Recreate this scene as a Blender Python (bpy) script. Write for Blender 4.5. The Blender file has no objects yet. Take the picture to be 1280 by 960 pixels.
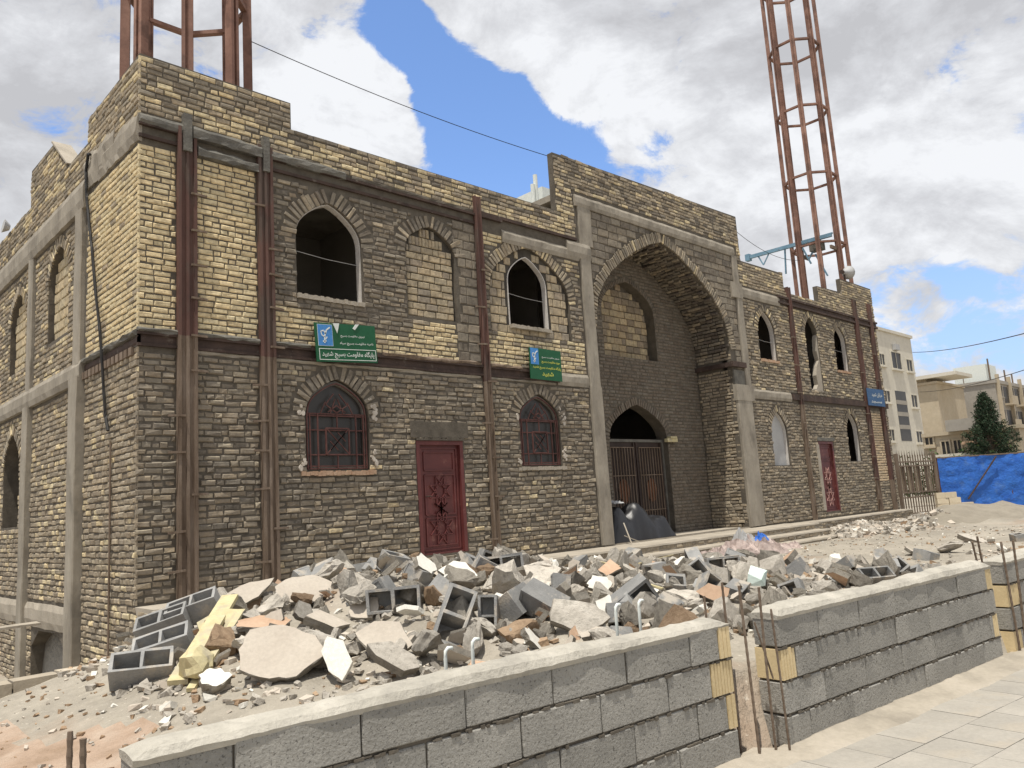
import bpy, bmesh, math, random
from mathutils import Vector, Matrix, noise
from mathutils.geometry import tessellate_polygon
import numpy as np
R = random.Random(7)
rad = math.radians
sc = bpy.context.scene
COL = sc.collection

# ------------------------------------------------------------------ camera
CAMP = Vector((-3.7187, -10.9912, 0.9481))
YAW, PITCH, ROLL, FPX = 0.7741, 0.152, -0.0648, 990.8
_f = Vector((math.sin(YAW)*math.cos(PITCH), math.cos(YAW)*math.cos(PITCH), math.sin(PITCH)))
_r = Vector((math.cos(YAW), -math.sin(YAW), 0)); _u = _r.cross(_f)
_R = _r*math.cos(ROLL) + _u*math.sin(ROLL); _U = -_r*math.sin(ROLL) + _u*math.cos(ROLL)
cd = bpy.data.cameras.new('camera'); cam = bpy.data.objects.new('camera', cd); COL.objects.link(cam)
M = Matrix.Identity(4)
for i in range(3):
    M[i][0] = _R[i]; M[i][1] = _U[i]; M[i][2] = -_f[i]; M[i][3] = CAMP[i]
cam.matrix_world = M
cd.sensor_width = 36; cd.lens = 36*FPX/1280; cd.clip_start = 0.1; cd.clip_end = 3000
sc.camera = cam

# ------------------------------------------------------------------ light
SUN = Vector((-0.235, -0.105, 0.966)).normalized()
sl = bpy.data.lights.new('sun', 'SUN'); sl.energy = 4.5; sl.angle = rad(0.53); sl.color = (1, 0.95, 0.86)
so = bpy.data.objects.new('sun', sl); COL.objects.link(so)
so.rotation_euler = SUN.to_track_quat('Z', 'Y').to_euler(); so.location = (0, 0, 30)
W = bpy.data.worlds.new('World'); sc.world = W; W.use_nodes = True
nt = W.node_tree; N = nt.nodes; L = nt.links; N.clear()
out = N.new('ShaderNodeOutputWorld'); bg = N.new('ShaderNodeBackground'); bg.inputs[1].default_value = 0.15
L.new(bg.outputs[0], out.inputs[0])
sky = N.new('ShaderNodeTexSky'); sky.sky_type = 'NISHITA'; sky.sun_disc = False
sky.sun_elevation = math.asin(SUN.z); sky.sun_rotation = math.atan2(SUN.x, SUN.y)
sky.altitude = 1500; sky.air_density = 1.0; sky.dust_density = 0.6; sky.ozone_density = 1.6
tc = N.new('ShaderNodeTexCoord'); DIR = tc.outputs['Generated']
def wmath(op, a, b=None, clamp=False):
    n = N.new('ShaderNodeMath'); n.operation = op; n.use_clamp = clamp
    for i, x in enumerate((a, b)):
        if x is None: continue
        if isinstance(x, (int, float)): n.inputs[i].default_value = x
        else: L.new(x, n.inputs[i])
    return n.outputs[0]
def wnoise(scale, detail, rough, dist=0.0, off=(0, 0, 0), lac=2.0, shift=(0, 0, 0)):
    sh = N.new('ShaderNodeVectorMath'); sh.operation = 'ADD'; sh.inputs[1].default_value = shift; L.new(DIR, sh.inputs[0])
    mp = N.new('ShaderNodeMapping'); mp.inputs['Location'].default_value = off
    mp.inputs['Scale'].default_value = (1, 1, 1.7)
    L.new(sh.outputs[0], mp.inputs[0])
    n = N.new('ShaderNodeTexNoise'); n.inputs['Scale'].default_value = scale; n.inputs['Detail'].default_value = detail
    n.inputs['Roughness'].default_value = rough; n.inputs['Distortion'].default_value = dist
    n.inputs['Lacunarity'].default_value = lac
    L.new(mp.outputs[0], n.inputs['Vector']); return n.outputs['Fac']
def wsmooth(x, a, b):
    n = N.new('ShaderNodeMapRange'); n.interpolation_type = 'SMOOTHSTEP'
    n.inputs['From Min'].default_value = a; n.inputs['From Max'].default_value = b
    L.new(x, n.inputs['Value']); return n.outputs['Result']
def blob(d, inner, outer):       # 1 inside the cone round direction d, 0 outside
    v = Vector(d).normalized(); n = N.new('ShaderNodeVectorMath'); n.operation = 'DOT_PRODUCT'
    L.new(DIR, n.inputs[0]); n.inputs[1].default_value = v
    return wsmooth(n.outputs['Value'], math.cos(rad(outer)), math.cos(rad(inner)))
# cloud cover: fractal field with wide breaks where the real sky is open
cover = wmath('MULTIPLY', wnoise(3.2, 10, 0.62, 0.5, (3.1, 1.7, 0.4)), 0.8)
cover = wmath('ADD', cover, wmath('MULTIPLY', wnoise(11.0, 9, 0.66, 0.4, (1.1, 0.7, 2.4)), 0.95))
cover = wmath('ADD', cover, -0.20)
for d, a, b, s in (((0.598, 0.652, 0.467), 1, 6.5, 0.42), ((0.645, 0.636, 0.425), 0, 6.5, 0.40), ((0.515, 0.664, 0.543), 0, 3.6, 0.40), ((0.552, 0.656, 0.515), 0, 4.5, 0.36),
                   ((0.572, 0.674, 0.468), 0, 3.5, 0.25), ((0.688, 0.593, 0.418), 0, 4.5, 0.28), ((0.74, 0.53, 0.415), 0, 4, 0.14), ((0.955, 0.23, 0.17), 0, 8, 0.14), ((0.93, 0.30, 0.195), 0, 5, 0.16), ((0.883, 0.218, 0.417), 0, 3, 0.22)):
    cover = wmath('SUBTRACT', cover, wmath('MULTIPLY', blob(d, a, b), s))
for d, a, b, s in (((0.543, 0.697, 0.468), 0, 4.5, 0.42), ((0.575, 0.604, 0.550), 0, 5, 0.50), ((0.655, 0.560, 0.508), 0, 5, 0.35), ((0.70, 0.545, 0.485), 0, 6, 0.25), ((0.484, 0.730, 0.483), 0, 6, 0.22), ((0.85, 0.33, 0.38), 0, 13, 0.2), ((0.935, 0.30, 0.19), 0, 2.5, 0.2), ((0.972, 0.17, 0.14), 0, 3, 0.18)):
    cover = wmath('ADD', cover, wmath('MULTIPLY', blob(d, a, b), s))
dens = wsmooth(cover, 0.45, 0.63)
# brightness of the cloud: sunlit billows and greyer undersides
br = wmath('ADD', wmath('MULTIPLY', wnoise(4.2, 8, 0.6, 0.3, (0.3, 5.0, 2.0)), 0.9), 0.02)
UPW = (-0.012, -0.008, 0.035)
for sc_n, dt, rg, ds, of, am in ((3.2, 10, 0.62, 0.5, (3.1, 1.7, 0.4), 1.7), (11.0, 9, 0.66, 0.4, (1.1, 0.7, 2.4), 0.7)):
    dif = wmath('SUBTRACT', wnoise(sc_n, dt, rg, ds, of), wnoise(sc_n, dt, rg, ds, of, shift=UPW if sc_n < 5 else (-0.008, -0.005, 0.018)))
    br = wmath('ADD', br, wmath('MULTIPLY', dif, am))
for d, a, b, s in (((0.90, 0.26, 0.345), 0, 12, 0.40), ((0.80, 0.44, 0.38), 0, 8, 0.30), ((0.70, 0.55, 0.47), 0, 7, 0.28),
                   ((0.484, 0.730, 0.483), 0, 7, 0.34), ((0.592, 0.598, 0.540), 0, 5, 0.2), ((0.41, 0.75, 0.52), 0, 5, 0.18)):
    br = wmath('ADD', br, wmath('MULTIPLY', blob(d, a, b), s))
for d, a, b, s in (((0.84, 0.27, 0.50), 3, 14, 0.30), ((0.16, 0.90, 0.40), 2, 12, 0.10), ((0.93, 0.27, 0.24), 0, 6, 0.18)):
    br = wmath('SUBTRACT', br, wmath('MULTIPLY', blob(d, a, b), s))
cr = N.new('ShaderNodeValToRGB'); L.new(br, cr.inputs[0])
cr.color_ramp.elements[0].position = 0.22; cr.color_ramp.elements[0].color = (0.52, 0.525, 0.55, 1)
cr.color_ramp.elements[1].position = 0.82; cr.color_ramp.elements[1].color = (0.84, 0.855, 0.885, 1)
e = cr.color_ramp.elements.new(0.5); e.color = (0.64, 0.65, 0.68, 1)
sc10 = N.new('ShaderNodeVectorMath'); sc10.operation = 'SCALE'; sc10.inputs['Scale'].default_value = 6.67
L.new(cr.outputs[0], sc10.inputs[0])
skyg = N.new('ShaderNodeVectorMath'); skyg.operation = 'MULTIPLY'; skyg.inputs[1].default_value = (1.3, 1.42, 1.58)
L.new(sky.outputs[0], skyg.inputs[0])
sep = N.new('ShaderNodeSeparateXYZ'); L.new(DIR, sep.inputs[0])
hz = wmath('MULTIPLY', wmath('SUBTRACT', 1.0, wsmooth(sep.outputs['Z'], 0.02, 0.42)), 0.75)
mh = N.new('ShaderNodeMix'); mh.data_type = 'RGBA'; L.new(hz, mh.inputs['Factor']); L.new(skyg.outputs[0], mh.inputs['A']); mh.inputs['B'].default_value = (2.7, 3.5, 4.9, 1)
skyg = mh; skyout = mh.outputs['Result']
mx = N.new('ShaderNodeMix'); mx.data_type = 'RGBA'
L.new(dens, mx.inputs['Factor']); L.new(skyout, mx.inputs['A']); L.new(sc10.outputs[0], mx.inputs['B'])
L.new(mx.outputs['Result'], bg.inputs[0])
sc.view_settings.view_transform = 'Standard'; sc.view_settings.look = 'None'
sc.view_settings.exposure = 0.12; sc.view_settings.gamma = 1; sc.view_settings.use_curve_mapping = False

# ------------------------------------------------------------------ materials
def material(name, cols, rough=0.9, scale=6.0, bump=0.3, bscale=40.0, bdist=0.01, metal=0.0, tint=False, objrand=0.0,
             spots=None, spec=0.25, detail=5, smearcol=(0.245, 0.212, 0.168), streak=None, stretch=(1, 1, 1), coords='Object'):
    m = bpy.data.materials.new(name); m.use_nodes = True
    t = m.node_tree; n = t.nodes; l = t.links; b = n['Principled BSDF']
    b.inputs['Roughness'].default_value = rough; b.inputs['Metallic'].default_value = metal
    b.inputs['Specular IOR Level'].default_value = spec
    co = n.new('ShaderNodeTexCoord')
    src = co.outputs[coords]
    mp = n.new('ShaderNodeMapping'); l.new(src, mp.inputs[0]); mp.inputs['Scale'].default_value = stretch
    vec = mp.outputs[0]
    if objrand:
        oi = n.new('ShaderNodeObjectInfo'); ad = n.new('ShaderNodeVectorMath'); ad.operation = 'ADD'
        cb = n.new('ShaderNodeMath'); cb.operation = 'MULTIPLY'; cb.inputs[1].default_value = 31.7
        l.new(oi.outputs['Random'], cb.inputs[0]); l.new(vec, ad.inputs[0]); l.new(cb.outputs[0], ad.inputs[1]); vec = ad.outputs[0]
    def nz(s, d=detail, r=0.6):
        x = n.new('ShaderNodeTexNoise'); x.inputs['Scale'].default_value = s; x.inputs['Detail'].default_value = d
        x.inputs['Roughness'].default_value = r; l.new(vec, x.inputs['Vector']); return x.outputs['Fac']
    a = nz(scale)
    rp = n.new('ShaderNodeValToRGB'); l.new(a, rp.inputs[0])
    k = len(cols)
    while len(rp.color_ramp.elements) < k: rp.color_ramp.elements.new(0.5)
    for i, c in enumerate(cols):
        rp.color_ramp.elements[i].position = 0.3 + 0.4*i/max(1, k-1); rp.color_ramp.elements[i].color = (*c, 1)
    col = rp.outputs[0]
    def mixc(fac, A, B, mode='MIX'):
        x = n.new('ShaderNodeMix'); x.data_type = 'RGBA'; x.blend_type = mode
        if isinstance(fac, float): x.inputs['Factor'].default_value = fac
        else: l.new(fac, x.inputs['Factor'])
        for s, v in (('A', A), ('B', B)):
            if isinstance(v, tuple): x.inputs[s].default_value = (*v, 1)
            else: l.new(v, x.inputs[s])
        return x.outputs['Result']
    def ramp01(x, lo, hi):
        r = n.new('ShaderNodeMapRange'); r.inputs['From Min'].default_value = lo; r.inputs['From Max'].default_value = hi
        l.new(x, r.inputs['Value']); return r.outputs['Result']
    if tint:       # the colour of each brick, times the grain; alpha = how much mortar was smeared on it
        at = n.new('ShaderNodeAttribute'); at.attribute_name = 'tint'
        col = mixc(1.0, at.outputs['Color'], col, 'MULTIPLY')
        s = n.new('ShaderNodeMath'); s.operation = 'MULTIPLY'; l.new(ramp01(nz(7.0, 6, 0.7), 0.42, 0.62), s.inputs[0]); l.new(at.outputs['Alpha'], s.inputs[1])
        col = mixc(s.outputs[0], col, smearcol)
    if objrand:
        h = n.new('ShaderNodeMapRange'); h.inputs['To Min'].default_value = 1-objrand; h.inputs['To Max'].default_value = 1+objrand*0.6
        l.new(oi.outputs['Random'], h.inputs['Value'])
        x = n.new('ShaderNodeVectorMath'); x.operation = 'SCALE'; l.new(col, x.inputs[0]); l.new(h.outputs[0], x.inputs['Scale']); col = x.outputs[0]
    if spots:
        for (c, s, lo, hi, amt) in spots:
            f = n.new('ShaderNodeMath'); f.operation = 'MULTIPLY'; f.inputs[1].default_value = amt
            l.new(ramp01(nz(s, 4, 0.65), lo, hi), f.inputs[0]); col = mixc(f.outputs[0], col, c)
    fn = n.new('ShaderNodeMapRange'); fn.inputs['To Min'].default_value = 0.82; fn.inputs['To Max'].default_value = 1.18
    l.new(nz(bscale*0.8, 3, 0.7), fn.inputs['Value'])
    x = n.new('ShaderNodeVectorMath'); x.operation = 'SCALE'; l.new(col, x.inputs[0]); l.new(fn.outputs[0], x.inputs['Scale'])
    l.new(x.outputs[0], b.inputs['Base Color'])
    if bump:
        bp = n.new('ShaderNodeBump'); bp.inputs['Strength'].default_value = bump; bp.inputs['Distance'].default_value = bdist
        l.new(nz(bscale, 4, 0.65), bp.inputs['Height']); l.new(bp.outputs[0], b.inputs['Normal'])
    return m
MT = {}
MT['brick'] = material('brick_clay', [(0.62, 0.61, 0.60), (0.95, 0.94, 0.93), (1.2, 1.18, 1.12)], tint=True, scale=13, bump=0.5, bscale=45, bdist=0.006)
MT['mortar'] = material('mud_mortar', [(0.085, 0.073, 0.058), (0.145, 0.126, 0.10)], scale=5, bump=0.6, bscale=30)
MT['mortar_dark'] = material('dark_mortar', [(0.05, 0.044, 0.036), (0.085, 0.075, 0.06)], scale=5, bump=0.6, bscale=30)
MT['conc'] = material('weathered_concrete', [(0.21, 0.185, 0.15), (0.30, 0.268, 0.218), (0.37, 0.333, 0.272)], scale=2.5, bump=0.4, bscale=28, stretch=(1, 1, .45),
                      spots=[((0.13, 0.12, 0.10), 3.0, 0.55, 0.7, 0.5)])
MT['conc_dark'] = material('sooty_concrete', [(0.10, 0.095, 0.085), (0.19, 0.18, 0.155)], scale=4, bump=0.7, bscale=22, bdist=0.02)
MT['conc_dust'] = material('dusty_concrete', [(0.27, 0.24, 0.195), (0.36, 0.32, 0.26), (0.41, 0.365, 0.30)], scale=2, bump=0.4, bscale=30)
MT['cap'] = material('mortar_capping', [(0.31, 0.29, 0.25), (0.40, 0.375, 0.32), (0.47, 0.44, 0.38)], scale=4, bump=0.8, bscale=30, bdist=0.015,
                     spots=[((0.24, 0.225, 0.195), 9.0, 0.58, 0.7, 0.5)])
MT['block'] = material('cement_block', [(0.26, 0.25, 0.225), (0.36, 0.345, 0.31)], scale=3, bump=1.0, bscale=55, bdist=0.012, objrand=0.12,
                       spots=[((0.07, 0.066, 0.06), 70.0, 0.56, 0.66, 0.75), ((0.36, 0.35, 0.32), 90.0, 0.60, 0.68, 0.7)])
MT['hollow'] = material('hollow_block_cement', [(0.22, 0.22, 0.215), (0.33, 0.325, 0.31)], scale=5, bump=0.7, bscale=60, objrand=0.3,
                        spots=[((0.45, 0.40, 0.33), 4.0, 0.52, 0.62, 0.75)])
MT['clay'] = material('pale_clay_tile', [(0.56, 0.44, 0.25), (0.68, 0.55, 0.33)], scale=5, bump=0.25, bscale=60, objrand=0.12)
MT['rust'] = material('red_oxide_steel', [(0.075, 0.043, 0.036), (0.115, 0.062, 0.050), (0.16, 0.09, 0.072)], rough=0.75, scale=2.5, bump=0.15, bscale=40, stretch=(1, 1, .3),
                      spots=[((0.10, 0.08, 0.065), 3.0, 0.5, 0.62, 0.7)])
MT['rust_bright'] = material('orange_primer_steel', [(0.15, 0.08, 0.06), (0.24, 0.132, 0.098), (0.34, 0.20, 0.152)], rough=0.7, scale=1.6, bump=0.1, bscale=30,
                      spots=[((0.12, 0.07, 0.055), 2.0, 0.5, 0.62, 0.7)])
MT['rust_dull'] = material('cement_stained_steel', [(0.12, 0.085, 0.06), (0.18, 0.135, 0.10), (0.24, 0.19, 0.15)], rough=0.9, scale=3, bump=0.4, bscale=30, stretch=(3, 3, .4))
MT['steel_dark'] = material('dark_beam_steel', [(0.045, 0.032, 0.027), (0.09, 0.06, 0.048)], rough=0.8, scale=4, bump=0.3, bscale=30,
                      spots=[((0.2, 0.18, 0.15), 6.0, 0.6, 0.72, 0.6)])
MT['plaster'] = material('white_plaster', [(0.50, 0.47, 0.43), (0.64, 0.61, 0.57)], scale=5, bump=0.3, bscale=30, spots=[((0.35, 0.27, 0.21), 5.0, 0.6, 0.72, 0.7)])
MT['gypsum'] = material('dirty_gypsum', [(0.36, 0.31, 0.25), (0.60, 0.55, 0.48)], scale=9, bump=0.8, bscale=30)
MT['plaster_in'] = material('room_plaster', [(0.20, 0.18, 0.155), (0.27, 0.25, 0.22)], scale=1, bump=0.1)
MT['red_door'] = material('red_painted_steel', [(0.10, 0.026, 0.025), (0.15, 0.04, 0.036)], rough=0.5, scale=3, bump=0.05, spots=[((0.32, 0.17, 0.13), 6.0, 0.6, 0.75, 0.4)], spec=0.4)
MT['grille'] = material('maroon_grille_paint', [(0.085, 0.035, 0.030), (0.14, 0.065, 0.055)], rough=0.6, scale=8, bump=0.1)
MT['grille_worn'] = material('worn_pink_grille_paint', [(0.40, 0.20, 0.18), (0.52, 0.32, 0.28)], rough=0.6, scale=8, bump=0.1)
MT['blue_frame'] = material('blue_grey_frame_paint', [(0.15, 0.14, 0.13), (0.27, 0.24, 0.20)], rough=0.5, scale=5, bump=0.1)
MT['dark_door'] = material('dark_brown_door', [(0.028, 0.018, 0.015), (0.05, 0.033, 0.026)], rough=0.6, scale=3, bump=0.1)
MT['orange_panel'] = material('orange_panel', [(0.10, 0.045, 0.024), (0.17, 0.075, 0.04)], rough=0.6, scale=6, bump=0.1)
MT['sheet'] = material('grey_sheet', [(0.36, 0.36, 0.36), (0.45, 0.45, 0.44)], rough=0.7, scale=2, bump=0.1)
MT['soil'] = material('yard_soil', [(0.25, 0.225, 0.185), (0.32, 0.288, 0.235), (0.38, 0.342, 0.282)], scale=0.9, bump=0.9, bscale=9, bdist=0.05, detail=8,
                      spots=[((0.30, 0.205, 0.14), 0.5, 0.56, 0.68, 0.6), ((0.25, 0.22, 0.18), 12.0, 0.6, 0.7, 0.45), ((0.62, 0.57, 0.48), 22.0, 0.62, 0.7, 0.5)])
MT['sand'] = material('grey_sand', [(0.21, 0.185, 0.145), (0.28, 0.25, 0.20)], scale=1.5, bump=0.7, bscale=10, bdist=0.03)
MT['redsoil'] = material('reddish_soil', [(0.27, 0.19, 0.13), (0.36, 0.265, 0.195), (0.42, 0.335, 0.26)], scale=2.5, bump=0.9, bscale=14, bdist=0.04)
MT['pave'] = material('pavement_tile', [(0.30, 0.28, 0.245), (0.38, 0.352, 0.305)], scale=1.8, bump=0.25, bscale=40, objrand=0.05, spots=[((0.38, 0.33, 0.26), 2.2, 0.55, 0.7, 0.5)])
MT['r_conc'] = material('rubble_concrete', [(0.36, 0.33, 0.28), (0.46, 0.42, 0.36), (0.56, 0.52, 0.45)], scale=4, bump=0.8, bscale=28, bdist=0.02, objrand=0.3,
                        spots=[((0.20, 0.18, 0.15), 7.0, 0.55, 0.68, 0.6)])
MT['r_slab'] = material('rubble_floor_slab', [(0.44, 0.385, 0.32), (0.52, 0.465, 0.39)], scale=3, bump=0.35, bscale=40, objrand=0.12)
MT['r_dark'] = material('rubble_dark_mortar', [(0.20, 0.18, 0.15), (0.33, 0.30, 0.25)], scale=6, bump=0.9, bscale=30, bdist=0.02, objrand=0.3)
MT['r_brown'] = material('rubble_brown_clod', [(0.24, 0.16, 0.10), (0.36, 0.26, 0.17)], scale=6, bump=0.9, bscale=26, bdist=0.02, objrand=0.25)
MT['r_pink'] = material('rubble_clay_tile', [(0.45, 0.29, 0.19), (0.56, 0.40, 0.28)], scale=5, bump=0.4, bscale=30, objrand=0.2)
MT['r_white'] = material('rubble_gypsum', [(0.62, 0.59, 0.52), (0.76, 0.74, 0.67)], scale=6, bump=0.5, bscale=26, objrand=0.1)
MT['r_yellow'] = material('rubble_yellow_foam', [(0.46, 0.40, 0.23), (0.60, 0.53, 0.32)], scale=9, bump=0.6, bscale=30, spots=[((0.38, 0.34, 0.26), 6.0, 0.5, 0.65, 0.8)])
MT['r_mint'] = material('mint_block_paint', [(0.55, 0.66, 0.60), (0.66, 0.75, 0.70)], scale=5, bump=0.3, bscale=30)
MT['blue'] = material('blue_tarpaulin', [(0.02, 0.10, 0.42), (0.04, 0.17, 0.58)], rough=0.5, scale=2.5, bump=0.8, bscale=7, bdist=0.05, spec=0.3, spots=[((0.10, 0.20, 0.42), 3.0, 0.55, 0.7, 0.5)])
MT['black'] = material('black_plastic', [(0.010, 0.010, 0.012), (0.018, 0.018, 0.020)], rough=0.42, scale=3, bump=0.3, bscale=10, spec=0.5)
MT['rubber'] = material('black_cable', [(0.015, 0.014, 0.013), (0.03, 0.028, 0.026)], rough=0.6, bump=0)
MT['hoist'] = material('blue_steel_paint', [(0.13, 0.24, 0.33), (0.20, 0.33, 0.42)], rough=0.6, scale=5, bump=0.1, bscale=30, spots=[((0.2, 0.12, 0.08), 8, 0.6, 0.7, 0.6)])
MT['green'] = material('sign_green', [(0.012, 0.085, 0.035), (0.018, 0.11, 0.05)], rough=0.5, scale=4, bump=0)
MT['sign_blue'] = material('sign_blue', [(0.05, 0.20, 0.50), (0.08, 0.27, 0.60)], rough=0.5, scale=20, bump=0)
MT['sign_navy'] = material('plaque_blue', [(0.03, 0.085, 0.19), (0.055, 0.13, 0.26)], rough=0.6, scale=10, bump=0, spots=[((0.3, 0.36, 0.42), 20, 0.6, 0.7, 0.5)])
MT['sign_white'] = material('sign_white', [(0.62, 0.66, 0.62), (0.75, 0.78, 0.74)], rough=0.6, scale=10, bump=0)
MT['sign_yellow'] = material('sign_yellow', [(0.60, 0.62, 0.10), (0.70, 0.70, 0.14)], rough=0.6, scale=10, bump=0)
MT['cloth'] = material('faded_cloth', [(0.22, 0.17, 0.15), (0.42, 0.34, 0.31), (0.56, 0.47, 0.42)], scale=7, bump=0.4, bscale=20, objrand=0.25)
MT['cream'] = material('cream_render', [(0.56, 0.525, 0.44), (0.64, 0.60, 0.51)], scale=0.3, bump=0.1, bscale=3)
MT['farblock'] = material('far_block_wall', [(0.30, 0.275, 0.24), (0.38, 0.35, 0.30)], scale=0.4, bump=0.2, bscale=4)
MT['fartan'] = material('far_tan_wall', [(0.42, 0.35, 0.25), (0.50, 0.43, 0.32)], scale=0.4, bump=0.1, bscale=3)
MT['farwin'] = material('far_dark_opening', [(0.03, 0.03, 0.03), (0.06, 0.055, 0.05)], scale=1, bump=0, rough=0.4)
MT['glass'] = material('window_glass', [(0.022, 0.019, 0.016), (0.04, 0.035, 0.03)], rough=0.35, scale=2, bump=0, spec=0.5)
MT['needle'] = material('conifer_foliage', [(0.026, 0.046, 0.026), (0.050, 0.080, 0.044)], rough=0.8, scale=1.5, bump=0, objrand=0.1)
MT['bark'] = material('tree_bark', [(0.10, 0.07, 0.05), (0.16, 0.12, 0.09)], scale=6, bump=0.5)
MT['grass'] = material('green_hedge', [(0.05, 0.09, 0.035), (0.10, 0.14, 0.05)], rough=0.8, scale=3, bump=0)

# ------------------------------------------------------------------ mesh builder
ORG = {}
class MB:
    def __init__(s): s.v = []; s.f = []; s.c = []; s.m = []; s.sm = False
    def add(s, vs, fs, col=(1, 1, 1, 0), mi=0):
        o = len(s.v); s.v += [tuple(p) for p in vs]
        s.f += [tuple(i+o for i in q) for q in fs]; s.c += [col]*len(fs); s.m += [mi]*len(fs)
    def box(s, a, b, mi=0, col=(1, 1, 1, 0)):
        x0, y0, z0 = a; x1, y1, z1 = b
        s.add([(x0,y0,z0),(x1,y0,z0),(x1,y1,z0),(x0,y1,z0),(x0,y0,z1),(x1,y0,z1),(x1,y1,z1),(x0,y1,z1)],
              [(0,3,2,1),(4,5,6,7),(0,1,5,4),(1,2,6,5),(2,3,7,6),(3,0,4,7)], col, mi)
    def bar(s, p, q, w, h=None, up=(0, 0, 1), mi=0, col=(1, 1, 1, 0)):
        p = Vector(p); q = Vector(q); h = h or w
        d = (q-p).normalized(); up = Vector(up)
        if abs(d.dot(up)) > 0.95: up = Vector((0, 1, 0)) if abs(d.y) < 0.9 else Vector((1, 0, 0))
        a = d.cross(up).normalized()*w/2; b = a.cross(d).normalized()*h/2
        s.add([p-a-b, p+a-b, p+a+b, p-a+b, q-a-b, q+a-b, q+a+b, q-a+b],
              [(0,1,2,3),(7,6,5,4),(0,4,5,1),(1,5,6,2),(2,6,7,3),(3,7,4,0)], col, mi)
    def tube(s, pts, r, n=6, mi=0):
        pts = [Vector(p) for p in pts]; o = len(s.v); k = len(pts)
        rr = r if isinstance(r, (list, tuple)) else [r]*k
        for i, p in enumerate(pts):
            d = (pts[min(i+1, k-1)]-pts[max(i-1, 0)]).normalized()
            a = d.cross(Vector((0.13, 0.31, 0.94)))
            a = a.normalized() if a.length > 0.1 else d.cross(Vector((1, 0, 0))).normalized()
            b = d.cross(a)
            for j in range(n):
                t = 2*math.pi*j/n; s.v.append(tuple(p+(a*math.cos(t)+b*math.sin(t))*rr[i]))
        fs = []
        for i in range(k-1):
            for j in range(n):
                j2 = (j+1) % n; fs.append((o+i*n+j, o+i*n+j2, o+(i+1)*n+j2, o+(i+1)*n+j))
        fs.append(tuple(o+j for j in reversed(range(n)))); fs.append(tuple(o+(k-1)*n+j for j in range(n)))
        s.f += fs; s.c += [(1, 1, 1, 0)]*len(fs); s.m += [mi]*len(fs)
    def prism(s, fr, outer, holes, d0, d1, mi=0, col=(1, 1, 1, 0), side_mi=None):
        """polygon (u,v) with holes, from depth d0 (back) to d1 (front) along the frame's normal"""
        loops = [list(outer)]+[list(h) for h in holes]
        flat = [p for lp in loops for p in lp]; n = len(flat)
        tris = tessellate_polygon([[Vector((p[0], p[1], 0)) for p in lp] for lp in loops])
        vs = [fr.at(p[0], p[1], d1) for p in flat]+[fr.at(p[0], p[1], d0) for p in flat]
        fs = []
        for t in tris:
            a, b, c = (flat[i] for i in t)
            ccw = (b[0]-a[0])*(c[1]-a[1])-(b[1]-a[1])*(c[0]-a[0]) > 0
            t = tuple(t) if ccw == fr.right else tuple(reversed(t))
            fs.append(t); fs.append(tuple(i+n for i in reversed(t)))
        s.add(vs, fs, col, mi)
        off = 0; base = len(s.v)-len(vs); fs = []
        for lp in loops:
            k = len(lp)
            for i in range(k):
                a, b = off+i, off+(i+1) % k
                fs.append((base+a, base+b, base+b+n, base+a+n))
            off += k
        s.f += fs; s.c += [col]*len(fs); s.m += [mi if side_mi is None else side_mi]*len(fs)
    def build(s, name, mats, parent=None, smooth=False, fixn=True):
        if not isinstance(mats, (list, tuple)): mats = [mats]
        me = bpy.data.meshes.new(name)
        org = Vector(ORG.get(parent.name, (0, 0, 0))) if parent else Vector((0, 0, 0))
        vs = [(a-org.x, b-org.y, c-org.z) for a, b, c in s.v] if org.length > 0 else s.v
        me.from_pydata(vs, [], s.f)
        for m in mats: me.materials.append(MT[m] if isinstance(m, str) else m)
        if len(mats) > 1: me.polygons.foreach_set('material_index', s.m)
        if any(c[3] > 0 or c[0] != 1 for c in s.c[:1]) or (s.c and s.c[0] != (1, 1, 1, 0)):
            at = me.attributes.new('tint', 'FLOAT_COLOR', 'FACE'); at.data.foreach_set('color', np.array(s.c, dtype=np.float32).ravel())
        if smooth: me.polygons.foreach_set('use_smooth', [True]*len(me.polygons))
        me.update()
        if fixn:
            bm = bmesh.new(); bm.from_mesh(me); bmesh.ops.recalc_face_normals(bm, faces=bm.faces); bm.to_mesh(me); bm.free()
        o = bpy.data.objects.new(name, me); COL.objects.link(o)
        if parent: o.parent = parent; ORG[o.name] = tuple(org)
        return o
class Frame:
    def __init__(s, o, u, v, n):
        s.o, s.u, s.v, s.n = Vector(o), Vector(u), Vector(v), Vector(n); s.right = s.u.cross(s.v).dot(s.n) > 0
    def at(s, a, b, d=0.0): return s.o+s.u*a+s.v*b+s.n*d
def tag(o, label=None, cat=None, group=None, kind=None):
    if label: o['label'] = label
    if cat: o['category'] = cat
    if group: o['group'] = group
    if kind: o['kind'] = kind
    return o
def thing(name, label, cat, loc=(0, 0, 0), group=None, rz=0.0):
    o = bpy.data.objects.new(name, None); o.empty_display_size = 0.3; o.location = loc; o.rotation_euler = (0, 0, rz)
    COL.objects.link(o); ORG[o.name] = tuple(loc); return tag(o, label, cat, group)
def dup(root, loc=None, rot=None, label=None):
    c = root.copy(); COL.objects.link(c)
    if loc is not None: c.location = loc
    if rot is not None: c.rotation_euler = rot
    if label: c['label'] = label
    for ch in list(root.children):
        d = ch.copy(); COL.objects.link(d); d.parent = c
        for g in list(ch.children):
            h = g.copy(); COL.objects.link(h); h.parent = d
    return c
def nz2(x, y, s=1.0, k=0.0): return noise.noise(Vector((x*s, y*s, k)))
def fbm(x, y, s, o=4, k=0.0): return noise.fractal(Vector((x*s, y*s, k)), 1.0, 2.0, o)

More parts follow.
